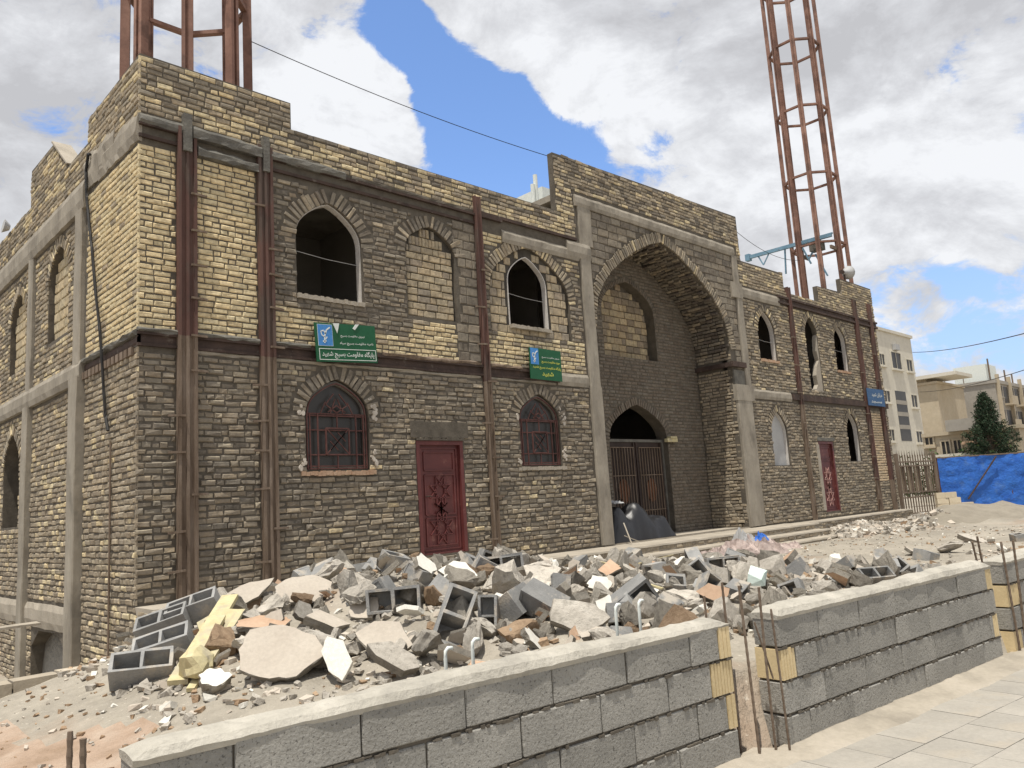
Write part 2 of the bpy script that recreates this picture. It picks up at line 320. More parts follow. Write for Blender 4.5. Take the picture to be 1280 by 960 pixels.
# ------------------------------------------------------------------ arches and bricks
AT = [(1, 0), (.985, .15), (.95, .29), (.87, .43), (.75, .565), (.6, .69), (.4, .83), (.2, .935), (0, 1)]
def arch_f(t):
    t = min(1, max(0, abs(t)))
    for (t1, f1), (t0, f0) in zip(AT, AT[1:]):
        if t0 <= t <= t1: return f0+(f1-f0)*(t-t0)/(t1-t0)
    return 0
class Arch:
    def __init__(s, c, w, sill, spring, apex): s.c, s.w, s.s, s.sp, s.a = c, w, sill, spring, apex
    def outline(s, g=0.0, gs=None, sill=None):
        w = s.w+g; a = s.a+g*1.15; s0 = s.s if sill is None else sill
        pts = [(s.c-w, s0), (s.c+w, s0)]
        for t, f in AT: pts.append((s.c+w*t, s.sp+(a-s.sp)*f))
        for t, f in reversed(AT[:-1]): pts.append((s.c-w*t, s.sp+(a-s.sp)*f))
        return pts
    def inside(s, u, v, g=0.0, gb=0.0):
        w = s.w+g
        if abs(u-s.c) > w or v < s.s-gb: return False
        if v <= s.sp: return True
        return v < s.sp+(s.a+g*1.15-s.sp)*arch_f((u-s.c)/w)
    def path(s):
        """points up the left haunch, over the apex, down the right"""
        return [(s.c-s.w*t, s.sp+(s.a-s.sp)*f) for t, f in AT]+[(s.c+s.w*t, s.sp+(s.a-s.sp)*f) for t, f in reversed(AT[:-1])]
BR = []      # every brick laid: (verts, faces, colour, size seen) for later sorting into parts
def brick(fr, u, v, L_, H_, ang=0.0, proud=0.0, col=(.4, .35, .25, 0), rough=0.004, depth=0.03, bev=0.008, bag=None):
    ca, sa = math.cos(ang), math.sin(ang); hl, hh = L_/2, H_/2; vs = []
    j = lambda a: R.uniform(-a, a)
    for (k, dd) in ((0, -depth), (0, proud-bev), (1, proud)):
        for sx, sy in ((-1, -1), (1, -1), (1, 1), (-1, 1)):
            a = sx*(hl-k*bev*1.1); b = sy*(hh-k*bev*0.9)
            if dd > -depth: a += j(rough); b += j(rough*0.8)
            d2 = dd+(j(rough*0.6) if dd > -depth else 0)
            vs.append(fr.at(u+a*ca-b*sa, v+a*sa+b*ca, d2))
    fs = []
    for r in (0, 4):
        for i in range(4):
            i2 = (i+1) % 4; q = (r+i, r+i2, r+4+i2, r+4+i); fs.append(q if fr.right else tuple(reversed(q)))
    q = (8, 9, 10, 11); fs.append(q if fr.right else tuple(reversed(q)))
    ctr = fr.at(u, v, 0); dv = CAMP-ctr; d = dv.length
    seen = max(0.0, dv.normalized().dot(fr.n))*L_*H_/(d*d)
    (BR if bag is None else bag).append((vs, fs, col, seen))
def course_fill(fr, u0, u1, v0, v1, ok, style, Lb=0.225, Hb=0.070, joint=0.018, bag=None, bev=0.014, depth=0.03, tol=.35):
    nrow = max(1, int(round((v1-v0)/(Hb+joint)))); pitch = (v1-v0)/nrow; hb = pitch-joint
    for r in range(nrow):
        v = v0+(r+0.5)*pitch; u = u0-(0.5*Lb if r % 2 else 0)-R.uniform(0, 0.03); hp = .17 if v > 3.6 else .34
        while u < u1:
            ln = Lb*(R.uniform(0.93, 1.05) if R.random() > hp else R.uniform(0.42, 0.6))
            a, b = max(u, u0), min(u+ln, u1); u += ln+joint*R.uniform(0.4, 0.85)
            if b-a < 0.05: continue
            n = max(4, int((b-a)/0.03)); run = None; best = None
            for i in range(n+1):
                x = a+(b-a)*i/n
                if ok(x, v) and ok(x, v+hb*tol) and ok(x, v-hb*tol):
                    run = (run[0], x) if run else (x, x)
                    if best is None or run[1]-run[0] > best[1]-best[0]: best = run
                else: run = None
            if not best or best[1]-best[0] < 0.045: continue
            a, b = best; c, rg, sag = style((a+b)/2, v)
            if c is None: continue
            brick(fr, (a+b)/2, v+R.uniform(-1, 1)*rg*0.9, b-a, hb+R.uniform(-1, 1)*rg*0.6, R.uniform(-1, 1)*rg*1.2,
                  R.uniform(-0.6, 1)*rg*1.6, c, rg, depth, bev, bag)
def voussoirs(fr, arch, style, length=0.25, gap=0.085, off=0.0, thick=None, bag=None, proud=0.0, proud_var=0.012):
    p = arch.path(); thick = thick or gap*0.78
    seg = [math.dist(a, b) for a, b in zip(p, p[1:])]; tot = sum(seg); n = int(tot/gap); s = 0; i = 0; acc = 0
    for k in range(n):
        t = (k+0.5)*tot/n
        while i < len(seg)-1 and acc+seg[i] < t: acc += seg[i]; i += 1
        f = (t-acc)/seg[i]; a, b = p[i], p[i+1]; u = a[0]+(b[0]-a[0])*f; v = a[1]+(b[1]-a[1])*f
        dx, dy = (b[0]-a[0])/seg[i], (b[1]-a[1])/seg[i]; nx, ny = -dy, dx
        # blend the normals near a bend so that the ring fans out
        ln = length*R.uniform(0.85, 1.12); cu, cv = u+nx*(off+ln/2), v+ny*(off+ln/2)
        c, rg, _ = style(cu, cv)
        if c is None: continue
        brick(fr, cu, cv, ln, thick*R.uniform(0.85, 1.1), math.atan2(ny, nx)+R.uniform(-.06, .06), proud+R.uniform(-.3, 1)*proud_var, c, max(rg, .004), 0.03, 0.007, bag)

def vary(c, a=0.12):
    k = 1+R.uniform(-a, a); h = R.uniform(-0.03, 0.03)
    return (c[0]*k*(1+h), c[1]*k, c[2]*k*(1-h))
YEL, SOOT, TAN, BRN, BEIGE, GRYB = (0.65, 0.545, 0.345), (0.170, 0.148, 0.120), (0.375, 0.317, 0.232), (0.272, 0.228, 0.170), (0.57, 0.45, 0.305), (0.245, 0.213, 0.166)
def pick(opts):
    t = R.random()*sum(o[1] for o in opts)
    for c, w in opts:
        t -= w
        if t <= 0: return c
    return opts[-1][0]
def st(c, rg, sm):
    if rg > .0062: rg *= 1.05
    return (*vary(c, .12 if rg < .0062 else .15), sm), rg, 0
def front_style(u, v):
    n = fbm(u, v, 0.9, 3, 1.3)
    if v > 6.72:
        if u < 2.4:
            y = 0.25+(0.65 if (v < 7.15 and u > 0.9) or v > 7.6 else 0)+n*0.5
            if v > 7.2 and u > 1.9: y -= .3
            return st(pick([(YEL, max(.03, y)), (TAN, 0.35), (GRYB, max(.05, .75-y))]), 0.006, 0.35)
        if u < 8.75:
            y = (0.85 if v < 6.97 else 0.12)+n*0.6
            return st(pick([(YEL, max(.02, y)), (TAN, 0.45), (SOOT, max(.05, .8-y))]), 0.007, 0.45)
        if u < 16.5: return st(pick([(YEL, 0.18 if v > 7.95 else .45), (TAN, 0.7), (SOOT, 0.32+n*.3)]), 0.008, 0.5)
        return st(pick([(YEL, 0.3), (TAN, 1.0), (BRN, 0.25)]), 0.007, 0.4)
    if v > 3.62:
        if u < 1.9: return st(YEL, 0.0055, 0.12)
        if u < 6.3:
            if v < 4.2+0.12*n+(0.18 if u > 4.4 else 0) and not (u > 3.4 and u < 4.6 and v > 3.95): return st(pick([(YEL, 1), (TAN, .12)]), 0.006, 0.15)
            return st(pick([(SOOT, 1.0), (GRYB, 0.7), (BRN, .3), (TAN, max(.02, .12+n*.4))]), 0.010, 0.6)
        if u < 9.4:
            if v < 4.25+0.15*n: return st(pick([(YEL, 1), (TAN, .25)]), 0.006, 0.2)
            if v > 6.1 and u < 7: return st(YEL, .006, .2)
            return st(pick([(SOOT, .55), (GRYB, 0.5), (TAN, 0.4), (YEL, .3)]), 0.009, 0.5)
        if u < 16.4: return st(pick([(SOOT, .5), (GRYB, .7)]), 0.008, 0.6)
        if 19 < u < 21 and v > 5.4: return st(pick([(YEL, .5), (TAN, .6)]), .007, .3)
        return st(pick([(TAN, 1.0), (GRYB, 0.5), (SOOT, 0.15), (YEL, .12)]), 0.010, 0.5)
    if 24.2 < u < 25.15 and 0.95 < v < 3.3: return st(BEIGE, 0.005, 0.12)
    if u > 16: return st(pick([(TAN, 0.9), (GRYB, 0.8), (BRN, .2)]), 0.011, 0.7)
    t = 0.25+(0.5 if v < 1.5 and u > 2 else 0)+n*0.5
    if u < 2: return st(pick([(SOOT, max(.05, .45+n*1.2)), (BRN, .9), (GRYB, .6), (TAN, .16 if v > 1.0 else .7)]), 0.010, 0.75)
    n2 = fbm(u, v, 1.6, 3, 4.4)
    return st(pick([(BRN, max(.1, .9-t-n2)), (TAN, max(.03, t*.7+n2*.8)), (GRYB, .6), (YEL, .03 if n2 < .1 else .07), (SOOT, max(.02, (.25 if v > 1.6 else .02)-n2))]), 0.011, 0.85)

FF = Frame((0, 0, 0), (1, 0, 0), (0, 0, 1), (0, -1, 0))
FL = Frame((0, 0, 0), (0, 1, 0), (0, 0, 1), (-1, 0, 0))
IW = 1.12
FI = Frame((0, IW, 0), (1, 0, 0), (0, 0, 1), (0, -1, 0))

# ------------------------------------------------------------------ the brick building
bld = thing('brick_building', 'unfinished two-storey brick building with pointed arches and a tall central portal, filling the view', 'building', (0, 0, 0))
W1 = Arch(3.04, .62, 4.46, 5.45, 6.12); BLD = Arch(5.16, .57, 4.40, 5.65, 6.14); NI = Arch(7.75, 1.17, 4.33, 5.15, 6.22)
W2 = Arch(7.70, .57, 4.50, 5.40, 6.03); L1 = Arch(3.09, .58, 1.68, 2.58, 3.14); L2 = Arch(7.75, .58, 1.69, 2.62, 3.14)
IWN = Arch(12.6, 2.82, 0.0, 4.75, 7.26); W3 = Arch(17.55, .50, 4.62, 5.45, 6.10); L3 = Arch(17.65, .47, 1.59, 2.50, 3.13)
WM = Arch(20.45, .42, 3.90, 5.70, 6.26); W4 = Arch(22.55, .47, 4.65, 5.65, 6.20); L4 = Arch(22.65, .45, 1.67, 2.65, 3.26)
D1 = (4.62, 5.68, 0.2, 2.17); D2 = (20.0, 21.02, 0.15, 2.30)
def rect(r): return [(r[0], r[2]), (r[1], r[2]), (r[1], r[3]), (r[0], r[3])]
TOPF = [(0, 7.72), (2.38, 7.72), (2.38, 7.26), (8.73, 7.28), (8.73, 8.63), (16.5, 8.80), (16.5, 7.48), (18.97, 7.50), (18.97, 6.90), (21.3, 6.92), (21.3, 7.45), (23.2, 7.50), (23.2, 8.00), (25.8, 8.0)]
def topf(u):
    for a, b in zip(TOPF, TOPF[1:]):
        if a[0] <= u <= b[0] and b[0] > a[0]: return a[1]+(b[1]-a[1])*(u-a[0])/(b[0]-a[0])
    return 0
mb = MB()
mb.prism(FF, [(0.012, -0.6)]+[(25.79, -0.6)]+[(min(25.79, max(0.012, a)), b-0.02) for a, b in reversed(TOPF)],
         [a.outline() for a in (W1, BLD, NI, L1, L2, IWN, W3, L3, WM, W4, L4)]+[rect(D1), rect(D2)], -0.16, -0.014)
front = mb.build('front_wall', 'mortar', bld, fixn=False)
bags = {'front': [], 'side': [], 'portal': [], 'base': []}
BF = bags['front']
rects = [(-1, 9.36, 3.40, 3.64), (16.28, 18.6, 3.44, 3.74), (18.6, 26, 3.50, 3.72), (-1, 9.30, 6.40, 6.72), (16.28, 18.4, 6.36, 6.72), (18.4, 26, 6.46, 6.72), (7.0, 9.36, 6.18, 6.45),
         (.53, .80, -1, 6.72), (1.76, 2.0, -1, 6.72), (6.27, 6.42, -1, 6.72), (19.05, 19.22, -1, 6.72), (23.88, 24.14, -1, 6.72), (25.14, 25.42, -1, 6.72),
         (9.33, 9.74, -1, 7.56), (9.3, 16.3, 7.50, 7.80), (15.42, 16.2, -1, 3.46), (15.95, 16.3, 3.3, 7.56), D1, D2,
         (5.71, 6.27, 3.62, 6.4)]
rings = [(W1, .27), (BLD, .26), (NI, .25), (L1, .24), (L2, .24), (IWN, .26), (W3, .2), (L3, .2), (WM, .2), (W4, .2), (L4, .2)]
def ok_front(u, v):
    if v > topf(u)-0.01: return False
    for a, b, c, d in rects:
        if a < u < b and c < v < d: return False
    for a, g in rings:
        if a.inside(u, v) or (v > a.sp+0.02 and a.inside(u, v, g)): return False
    if (9.74 < u < 15.95 and v > 3.5 and v < 7.5): return False
    return True
course_fill(FF, 0.0, 25.8, 0.0, 3.42, ok_front, front_style, bag=BF)
course_fill(FF, 0.0, 25.8, 3.64, 6.42, ok_front, front_style, bag=BF)
course_fill(FF, 0.0, 25.8, 6.72, 8.82, ok_front, front_style, bag=BF)
# larger cement blocks: grey pier, portal spandrels
def blk_style(u, v): return st(pick([(GRYB, 1), (SOOT, .8)]), 0.007, 0.7)
course_fill(FF, 5.71, 6.27, 3.66, 6.4, lambda u, v: not BLD.inside(u, v, .05), blk_style, Lb=.28, Hb=.165, joint=.02, bag=BF)
course_fill(FF, 9.74, 15.95, 3.5, 7.5, lambda u, v: not (IWN.inside(u, v, .24) or u < 9.76 or (u > 15.95)), blk_style, Lb=.36, Hb=.16, joint=.02, bag=BF)
sty = lambda opts, rg=.008, sm=.5: (lambda u, v: st(pick(opts), rg, sm))
S_GR = sty([(SOOT, .7), (GRYB, .8), (TAN, .3)], .009, .7); S_TN = sty([(TAN, 1), (GRYB, .5), (YEL, .35)], .009); S_DK = sty([(BRN, .7), (SOOT, 1), (GRYB, .5)], .010, 1.0)
voussoirs(FF, W1, S_GR, .25, .085, bag=BF); voussoirs(FF, BLD, S_GR, .25, .085, bag=BF); voussoirs(FF, NI, S_TN, .24, .085, bag=BF)
voussoirs(FF, IWN, sty([(TAN, .8), (GRYB, 1), (YEL, .08)], .010), .25, .08, bag=BF, proud=.012)
for a in (L1, L2): voussoirs(FF, a, S_DK, .23, .09, bag=BF)
for a in (W3, L3, WM, W4, L4): voussoirs(FF, a, S_TN, .19, .085, bag=BF)
# infill of niches: recessed backing and pale clay blocks
mb = MB()
mb.prism(FF, NI.outline(-.002), [W2.outline()], -.17, -.075)
mb.prism(FF, BLD.outline(-.002), [], -.17, -.085)
infill_back = mb.build('infill_backing', 'mortar_dark', bld, fixn=False)
CLAY = []
def clay_style(u, v): return (*vary((.44, .365, .25) if R.random() < .75 else (.33, .28, .215), .14), .35), .004, 0
F1 = Frame((0, .055, 0), (1, 0, 0), (0, 0, 1), (0, -1, 0))
course_fill(F1, 6.6, 8.92, 4.34, 6.3, lambda u, v: NI.inside(u, v, -.03) and not W2.inside(u, v, .05), clay_style, Lb=.24, Hb=.16, joint=.02, bag=CLAY, tol=.12)
course_fill(F1, 4.6, 5.75, 4.41, 5.75, lambda u, v: BLD.inside(u, v, -.03), clay_style, Lb=.27, Hb=.115, joint=.02, bag=CLAY, tol=.12)
course_fill(F1, 4.6, 5.75, 5.75, 6.1, lambda u, v: BLD.inside(u, v, -.03), clay_style, Lb=.07, Hb=.14, joint=.015, bag=CLAY, tol=.12)
# portal: back wall, side reveals, brick soffit
GD = Arch(12.5, 1.2, .02, 2.36, 3.27); GN = Arch(12.5, 1.10, 4.48, 5.65, 6.5)
mb = MB()
mb.prism(FI, [(9.5, -.05), (15.7, -.05), (15.7, 7.6), (9.5, 7.6)], [GD.outline(), GN.outline()], -.35, -.014)
mb.prism(FI, GN.outline(-.002), [], -.35, -.30)
mb.box((9.45, .32, 0), (9.77, IW, 7.6)); mb.box((15.43, .32, 0), (15.75, IW, 7.6))
portal = mb.build('portal_wall', 'mortar', bld, fixn=False)
BP = bags['portal']
S_P = sty([((.15, .125, .10), 1), (SOOT, .6)], .005, .3)  # back wall brick colours darkened to paint in the portal's shade
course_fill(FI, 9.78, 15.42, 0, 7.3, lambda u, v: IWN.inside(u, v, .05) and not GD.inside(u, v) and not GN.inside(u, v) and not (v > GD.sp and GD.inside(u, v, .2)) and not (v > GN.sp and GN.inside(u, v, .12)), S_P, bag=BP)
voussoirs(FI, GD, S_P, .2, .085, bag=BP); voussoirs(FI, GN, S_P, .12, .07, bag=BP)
F2 = Frame((0, IW+.26, 0), (1, 0, 0), (0, 0, 1), (0, -1, 0))
course_fill(F2, 11.4, 13.6, 4.5, 6.5, lambda u, v: GN.inside(u, v, -.03), lambda u, v: ((*vary((.42, .335, .21) if R.random() < .6 else (.25, .20, .14), .16), .35), .004, 0), Lb=.30, Hb=.16, joint=.016, bag=CLAY, tol=.12)
FRR = Frame((15.42, 0, 0), (0, 1, 0), (0, 0, 1), (-1, 0, 0)); FRL = Frame((9.78, 0, 0), (0, 1, 0), (0, 0, 1), (1, 0, 0))
S_RV = sty([(TAN, 1), (BRN, .6)], .008, .5)
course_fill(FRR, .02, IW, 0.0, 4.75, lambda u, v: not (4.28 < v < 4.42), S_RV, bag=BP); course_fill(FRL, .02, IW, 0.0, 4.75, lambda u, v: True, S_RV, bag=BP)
mb = MB(); p = IWN.path(); p = [(9.78, 4.7)]+p[0:]+[(15.42, 4.7)]
for a, b in zip(p, p[1:]):      # vault shell above the soffit bricks
    q = [(a[0], .30, a[1]+.03), (b[0], .30, b[1]+.03), (b[0], IW, b[1]+.03), (a[0], IW, a[1]+.03)]
    mb.add(q+[(x, y, z+.25) for x, y, z in q], [(0, 1, 2, 3), (7, 6, 5, 4), (0, 4, 5, 1), (2, 6, 7, 3)])
mb.build('vault_shell', 'mortar_dark', bld)
p = IWN.path(); seg = [math.dist(a, b) for a, b in zip(p, p[1:])]; tot = sum(seg); nn = int(tot/.095); acc = 0; i = 0
for k in range(nn):
    t = (k+.5)*tot/nn
    while i < len(seg)-1 and acc+seg[i] < t: acc += seg[i]; i += 1
    f = (t-acc)/seg[i]; a, b = p[i], p[i+1]; d = Vector((b[0]-a[0], 0, b[1]-a[1])).normalized()
    o = Vector((a[0]+(b[0]-a[0])*f, 0, a[1]+(b[1]-a[1])*f)); nrm = Vector((d.z, 0, -d.x))
    fr = Frame(o, (0, 1, 0), tuple(d), tuple(nrm)); y = .03+R.uniform(0, .12)
    while y < IW-.05:
        ln = min(.22*R.uniform(.7, 1.05), IW-y)
        if ln > .05: brick(fr, y+ln/2, 0, ln, .072, R.uniform(-.05, .05), R.uniform(-.01, .045) if R.random() < .8 else .06, (*vary(pick([(BRN, .7), (SOOT, 1.4), ((.12,.10,.085), 1), (TAN, .25)])), .3), .006, .04, .008, BP)  # dark brick mix paints extra shade under the vault
        y += ln+.02
# left side wall
TOPL = [(0, 7.72), (2.36, 7.68), (2.36, 7.27), (3.46, 7.27), (4.45, 8.05), (5.95, 8.08), (5.95, 7.32), (12, 7.35)]
def topl(u):
    for a, b in zip(TOPL, TOPL[1:]):
        if a[0] <= u <= b[0] and b[0] > a[0]: return a[1]+(b[1]-a[1])*(u-a[0])/(b[0]-a[0])
    return 0
SA = Arch(3.88, .60, 4.28, 5.35, 5.92); SB = Arch(6.65, .62, 4.15, 5.15, 5.72); SC = Arch(9.75, .62, 4.15, 5.2, 5.75)
SL = Arch(6.85, .62, 1.15, 2.25, 2.95); SL2 = Arch(10.0, .62, 1.15, 2.25, 2.95)
BO = (3.12, 5.05, -1.62, -.6); BO2 = (.95, 1.85, -1.62, -1.18)
mb = MB()
mb.prism(FL, [(.035, -1.62), (12, -1.62)]+[(max(a, .035), b-.02) for a, b in reversed(TOPL)], [a.outline() for a in (SA, SB, SC, SL, SL2)]+[[(3.12, -1.6), (5.05, -1.6), (5.05, -.9), (4.6, -.62), (3.5, -.6), (3.12, -.8)], [(.95, -1.6), (1.85, -1.6), (1.8, -1.3), (1.4, -1.15), (1.0, -1.3)]], -.33, -.014)
side = mb.build('side_wall', 'mortar', bld, fixn=False)
mb = MB()
for a in (SA, SB, SC): mb.prism(FL, a.outline(-.002), [], -.33, -.12)
mb.build('side_infill_backing', 'mortar_dark', bld, fixn=False)
F3 = Frame((.095, 0, 0), (0, 1, 0), (0, 0, 1), (-1, 0, 0))
for a in (SA, SB, SC): course_fill(F3, a.c-.7, a.c+.7, a.s, a.a, lambda u, v, a=a: a.inside(u, v, -.03), lambda u, v: ((*vary((.50, .42, .28), .12), .25), .004, 0), Lb=.30, Hb=.16, joint=.018, bag=CLAY, tol=.12)
rl = [(2.28, 2.72, -1.7, 6.2), (5.36, 5.74, -1.7, 6.15), (8.45, 8.8, -1.7, 6.2), (-1, 2.3, 3.40, 3.63), (2.3, 13, 3.28, 3.62), (-1, 2.4, 6.36, 6.74), (2.3, 13, 6.12, 6.6), (2.6, 13, -.56, -.17),
      (.85, 1.95, -1.7, -1.12), (-1, 2.3, -1.7, -.98)]
def ok_side(u, v):
    if v > topl(u)-.01: return False
    for a, b, c, d in rl:
        if a < u < b and c < v < d: return False
    if 3.12 < u < 5.05 and v < -.6: return False
    for a in (SA, SB, SC, SL, SL2):
        if a.inside(u, v, 0) or (v > a.sp and a.inside(u, v, .2)): return False
    return True
def side_style(u, v):
    n = fbm(u, v, .8, 3, 7.7)
    if v > 6.7: return st(pick([(TAN, 1), (YEL, .5), (GRYB, .5)]), .007, .4)
    if v > 3.6: return st(pick([(YEL, 1.2), (TAN, .1)]), .005, .12) if u < 2.3 else st(pick([(TAN, 1), (GRYB, .5), (YEL, .4)]), .008, .4)
    return st(pick([(TAN, 1), (BRN, .7), (YEL, max(.05, .35+n*.6))]), .008, .5)
BS = bags['side']
for a, b in ((-1.6, -.56), (-.17 if False else -.56, 3.40), (3.62, 6.40), (6.6, 8.1)):
    course_fill(FL, 0.0, 12.0, a, b, ok_side, side_style, bag=BS)
for a in (SA, SB, SC, SL, SL2): voussoirs(FL, a, S_TN, .19, .08, bag=BS)
# jambs of side window arches
# plain far walls, roof, floors and partitions that keep the rooms dark
mb = MB()
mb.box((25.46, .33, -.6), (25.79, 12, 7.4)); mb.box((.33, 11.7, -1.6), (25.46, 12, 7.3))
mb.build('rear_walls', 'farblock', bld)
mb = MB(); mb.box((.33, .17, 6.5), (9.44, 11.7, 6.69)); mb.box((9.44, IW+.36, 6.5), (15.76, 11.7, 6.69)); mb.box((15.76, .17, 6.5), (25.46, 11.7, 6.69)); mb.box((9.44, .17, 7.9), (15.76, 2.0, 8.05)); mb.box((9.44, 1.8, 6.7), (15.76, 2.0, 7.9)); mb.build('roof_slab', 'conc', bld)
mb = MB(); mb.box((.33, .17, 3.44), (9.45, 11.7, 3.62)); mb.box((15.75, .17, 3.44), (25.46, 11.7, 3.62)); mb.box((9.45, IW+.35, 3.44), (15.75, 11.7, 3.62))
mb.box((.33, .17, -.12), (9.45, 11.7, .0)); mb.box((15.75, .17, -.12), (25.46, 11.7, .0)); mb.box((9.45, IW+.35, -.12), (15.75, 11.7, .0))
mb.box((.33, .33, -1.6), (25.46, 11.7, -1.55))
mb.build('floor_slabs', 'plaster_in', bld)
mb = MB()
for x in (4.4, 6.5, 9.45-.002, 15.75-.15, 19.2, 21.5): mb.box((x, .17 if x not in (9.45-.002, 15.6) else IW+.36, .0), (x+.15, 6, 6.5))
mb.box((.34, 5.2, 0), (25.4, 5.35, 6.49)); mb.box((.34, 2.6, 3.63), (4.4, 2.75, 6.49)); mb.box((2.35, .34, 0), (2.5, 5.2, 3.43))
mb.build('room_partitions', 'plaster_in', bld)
mb = MB(); mb.box((9.45, -.0, -.3), (15.75, IW+.5, -.005)); mb.build('portal_floor', 'conc_dust', bld)

# ---- windows and doors
def bandpart(fr, arch, g0, g1, d0, d1, mat, name, parent, sill_g=None):
    mb = MB(); o = arch.outline(g1); h = arch.outline(g0)
    s1 = arch.s-(g1 if sill_g is None else sill_g); s0 = arch.s-(g0 if sill_g is None else 0)
    o[0] = (o[0][0], s1); o[1] = (o[1][0], s1); h[0] = (h[0][0], s0+.0); h[1] = (h[1][0], s0)
    mb.prism(fr, o, [h], d0, d1); return mb.build(name, mat, parent, fixn=False)
for a, m in ((W1, 'plaster'), (W2, 'plaster'), (W3, 'plaster'), (W4, 'plaster')):
    w = bandpart(FF, a, -.020, -.002, -.175, -.055, m, 'window', bld, .0)
    mb = MB()
    for x in (a.c-.2, a.c+.25): pass
    mb.tube([FF.at(a.c-a.w+.02, a.s+(a.sp-a.s)*.78, -.13), FF.at(a.c, a.s+(a.sp-a.s)*.73, -.13), FF.at(a.c+a.w-.02, a.s+(a.sp-a.s)*.72, -.13)], .006, 4)
    mb.build('window_wire', 'sheet', w)
    mb = MB(); n = 22
    for i in range(n):       # broken sill: rough lumps of gypsum and brick
        x = a.c-a.w+2*a.w*(i+.5)/n; h = .02+.03*R.random()
        mb.box((x-a.w/n*1.1, -.02-R.random()*.03, a.s-.05), (x+a.w/n*.9, .2, a.s+h*.6))
    mb.build('window_sill', 'r_pink' if a.s > 4.6 else 'conc_dust', w)
mb = MB(); mb.prism(FF, [(20.18, 3.9), (20.87, 3.9), (20.87, 5.75), (20.78, 5.6), (20.72, 5.2), (20.8, 4.9), (20.62, 4.7), (20.5, 4.4), (20.55, 4.1), (20.4, 3.95), (20.2, 3.95)], [], -.16, -.03)
mb.build('window', 'conc_dust', bld, fixn=False)
w = bandpart(FF, L3, -.03, -.002, -.175, -.06, 'plaster', 'window', bld, 0)
mb = MB(); mb.prism(FF, L3.outline(-.03), [], -.15, -.13); mb.build('window_sheet', 'sheet', w, fixn=False)
w = bandpart(FF, L4, -.03, -.002, -.175, -.06, 'plaster', 'window', bld, 0)
for a in (L1, L2):
    w = bandpart(FF, a, -.07, -.012, -.15, -.07, 'blue_frame', 'window', bld)
    mb = MB(); mb.prism(FF, a.outline(-.06), [], -.125, -.118); mb.build('pane', 'glass', w, fixn=False)
    mb = MB(); y = -.035; x0, x1 = a.c-a.w+.04, a.c+a.w-.04; hs = a.sp+.0
    def b(u0, v0, u1, v1, t=.02, d=0.0): mb.bar((u0, .045+d, v0), (u1, .045+d, v1), t, t)
    for x in (x0, x0+.05, x0+.19, x1-.19, x1-.05, x1): b(x, a.s+.02, x, hs)
    for v in (a.s+.03, a.s+.07, a.s+.25, hs-.26, hs-.03, hs): b(x0, v, x1, v, .02, .012)
    q = .21; cy = (a.s+hs)/2+.01
    for s in (-1, 1):
        b(a.c-q, cy+s*q, a.c+q, cy+s*q, .022, -.008); b(a.c+s*q, cy-q, a.c+s*q, cy+q, .022, -.008)
        for k in (-.14, 0, .14):
            m = q-abs(k); b(a.c-m+k*.5-.0, cy-s*(m)+k*.5, a.c+m+k*.5, cy+s*(m)+k*.5, .014, -.016)
    b(a.c, a.s+.03, a.c, cy-q, .018); b(a.c, cy+q, a.c, hs, .018)
    for s in (-1, 1):        # the curved head
        pts = [(a.c+s*(a.w-.05)*t, a.sp+(a.a-.06-a.sp)*f) for t, f in AT]
        for p, r in zip(pts, pts[1:]): b(p[0], p[1], r[0], r[1])
        for k in (.12, .3): b(a.c+s*k, hs, a.c+s*(k-.1), hs+.28*(1-k), .014)
        b(a.c, hs+.14, a.c+s*.16, hs+.03, .016); b(a.c, hs+.02, a.c+s*.2, hs+.15, .016); b(a.c+s*.2, hs+.15, a.c+s*.05, hs+.33, .016)
    mb.build('grille', 'grille', w)
    mb = MB(); n = 20
    for i in range(n):
        x = a.c-a.w-.1+(2*a.w+.2)*(i+.5)/n
        mb.box((x-a.w/n*1.2, -.025-R.random()*.02, a.s-.07-R.random()*.02), (x+a.w/n*1.0, .16, a.s-.005-R.random()*.02))
    mb.build('window_sill', 'r_pink' if a is L1 else 'conc_dust', w)
    mb = MB()                # gypsum daubed round the jambs
    for (dx, dz, s) in ((a.w+.09, .0, .13), (a.w+.11, .1, .1), (-a.w-.08, .03, .10), (a.w+.08, -.75, .11), (-a.w-.07, -.8, .09), (a.w+.07, -.62, .08), (a.w+.05, .2, .08)):
        for k in range(4):
            s *= .9; cx, cz = a.c+dx+R.uniform(-.05, .05), a.sp+dz+R.uniform(-.07, .07); ss = s*R.uniform(.3, .65); m = 8
            pts = [(cx+ss*R.uniform(.7, 1.1)*math.cos(2*math.pi*j/m)*.8, cz+ss*R.uniform(.7, 1.1)*math.sin(2*math.pi*j/m)) for j in range(m)]
            mb.prism(FF, pts, [], -.02, .012+.008*R.random())
    tag(mb.build('gypsum_patch', 'gypsum', w, fixn=False), kind='stuff')
